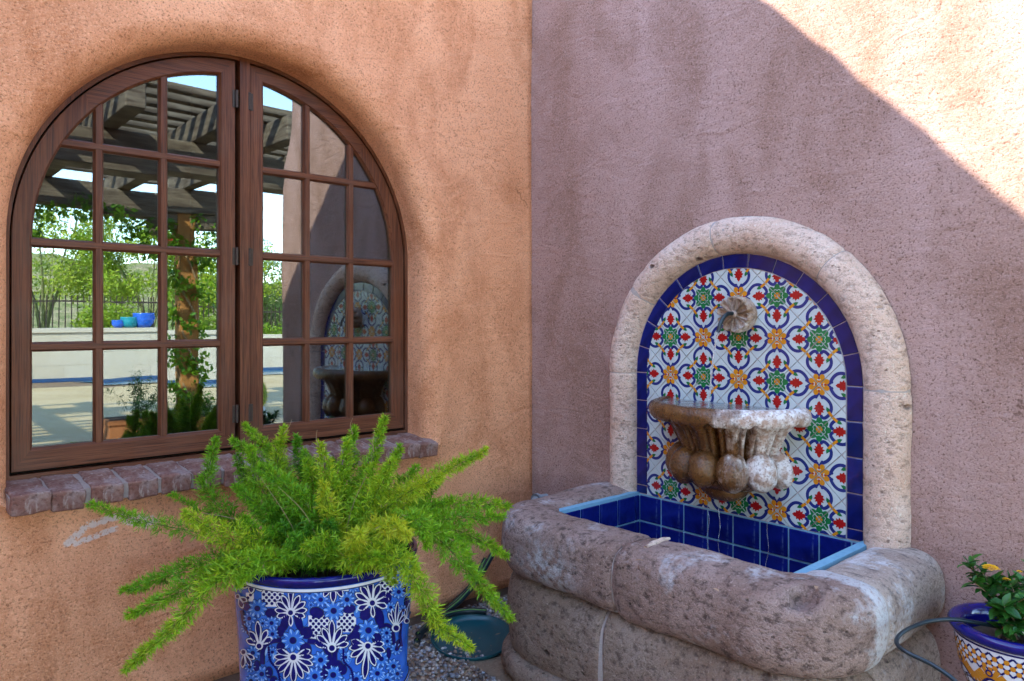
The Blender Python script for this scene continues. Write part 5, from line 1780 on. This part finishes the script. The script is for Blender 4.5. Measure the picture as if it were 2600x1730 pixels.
tree(1.4, -20.5, 3.7, 1.9, 'yellow-green palo verde tree behind the turquoise bowl', YG)
tree(3.6, -19.5, 3.2, 1.6, 'dense lime palo verde tree behind the vine post', ((.24, .38, .03), (.46, .54, .05)))
tree(6.2, -19.0, 3.6, 1.9, 'tall lime palo verde tree behind the barrel cactus', ((.26, .40, .03), (.50, .56, .05)))
tree(8.8, -20.0, 3.2, 1.7, 'grey-green palo verde tree at the end of the iron fence', ((.12, .20, .06), (.26, .34, .10)))
def bush(x, y, r, h, lab, cols, n=4200):
    b = thing('desert_bush', (x, y, GZ), lab, 'bush', 'bushes along the iron fence')
    cs = [((x + random.uniform(-.7, .7) * r, y + random.uniform(-.5, .5) * r, GZ + h * random.uniform(.25, .75)), (r * .35, r * .35, h * .25)) for i in range(12)]
    foliage('bush_foliage', cs, n, .10, cols, M['palo'], b, (x, y, GZ), 2.2)
    m = MB()
    for k in range(5):
        m.tube([(x, y, GZ), (x + random.uniform(-.5, .5) * r, y + random.uniform(-.4, .4) * r, GZ + h * .6)], [.03, .012], 5)
    m.build('stem', M['bark'], b, (x, y, GZ))
bush(2.0, -15.6, .9, 1.7, 'rounded lime bush behind the cobalt bowls', ((.18, .30, .02), (.38, .46, .04)))
bush(4.6, -15.8, .9, 1.5, 'lime bush against the fence right of the vine post', ((.15, .26, .02), (.34, .42, .04)))
bush(-.6, -16.2, .8, 1.3, 'pale bush at the left of the fence reflection', ((.20, .26, .08), (.40, .44, .14)))
bush(6.8, -15.0, .8, 1.5, 'bushy lime shrub behind the cactus', ((.15, .28, .02), (.34, .44, .04)))

def hill_mat():
    t = NT('scrub_hillside')
    n1 = t.noise(.35, 6, .65); n2 = t.noise(1.6, 5, .7)
    c = t.mix(t.ramp(n1, [(.4, 0), (.6, 1)]), (.30, .33, .10), (.44, .36, .22))
    c = t.mix(t.ramp(n2, [(.42, .8), (.56, 0)]), c, (.12, .18, .04))
    return t.set(c, .95, .1, t.bump(n2, .8, .3))
m = MB(); rows = []
for i in range(61):
    x = -50 + 110 * i / 60
    row = []
    for j in range(13):
        v = j / 12
        h = (5.6 + 2.2 * noise.noise(Vector((x * .06, 3, 0))) + .8 * noise.noise(Vector((x * .3, 8, 0)))) * (v * v * (3 - 2 * v))
        row.append((x, -34 - 30 * v, GZ - .1 + h + .5 * noise.noise(Vector((x * .25, v * 6, 1))) * v))
    rows.append(row)
m.quad_grid(rows)
tag(fix_normals(m.build('hillside', hill_mat(), smooth=True)), kind='structure')

# golden barrel cactus and white boulder
cc = thing('barrel_cactus', (1.72, -6.45, GZ), 'golden barrel cactus beyond the wall end, mirrored in the window', 'cactus')
m = MB(); rows = []
for i in range(22):
    th = PI * i / 21
    rows.append([(1.72 + .27 * math.sin(th) * (1 + .07 * math.cos(24 * a)) * math.cos(a), -6.45 + .27 * math.sin(th) * (1 + .07 * math.cos(24 * a)) * math.sin(a), GZ + .25 + .27 * math.cos(th) * (1 if th > .4 else .97)) for a in [2 * PI * j / 144 for j in range(144)]])
m.quad_grid(rows, False, True, 0, True)
t = NT('cactus_skin'); M['cactus'] = t.set((.20, .26, .03), .6, .3)
cb = fix_normals(m.build('cactus_body', M['cactus'], cc, (1.72, -6.45, GZ), smooth=True))
m = MB()
for k in range(24):
    a = 2 * PI * k / 24
    for i in range(3, 19):
        th = PI * i / 21
        p = Vector((1.72 + .29 * math.sin(th) * math.cos(a), -6.45 + .29 * math.sin(th) * math.sin(a), GZ + .25 + .275 * math.cos(th)))
        for q in range(4):
            d = (Vector((math.sin(th) * math.cos(a), math.sin(th) * math.sin(a), math.cos(th))) * .6 + rvec()).normalized() * .045
            s = d.cross(rvec()).normalized() * .003
            m.add([p - s, p + s, p + d], [[0, 1, 2]])
M['spine'] = NT('cactus_spine').set((.70, .52, .10), .6, .3)
tag(m.build('spines', M['spine'], cc, (1.72, -6.45, GZ)), kind='stuff')
M['boulder'] = cantera('white_boulder', (.62, .60, .56), (.52, .48, .42), (.3, .27, .23), (.8, .8, .8), .3, .5)
YB_ = YB
bo = ellipsoid('boulder', (1.60, -6.10, GZ + .06), (.24, .16, .11), M['boulder'], None, (0, 0, .4), .05, 3, 28, 18, wl=(1.6, -6.1, GZ))
tag(bo, 'pale boulder at the foot of the barrel cactus', 'boulder')
sb = thing('patio_shrub', (1.95, -7.1, GZ), 'small green shrub behind the barrel cactus', 'shrub')
foliage('shrub_foliage', [((1.95 + random.uniform(-.2, .2), -7.1, GZ + random.uniform(.2, .8)), (.15, .15, .15)) for i in range(10)], 900, .06, ((.03, .12, .02), (.12, .26, .03)), M['vine_leaf'], sb, (1.95, -7.1, GZ), 2.2)
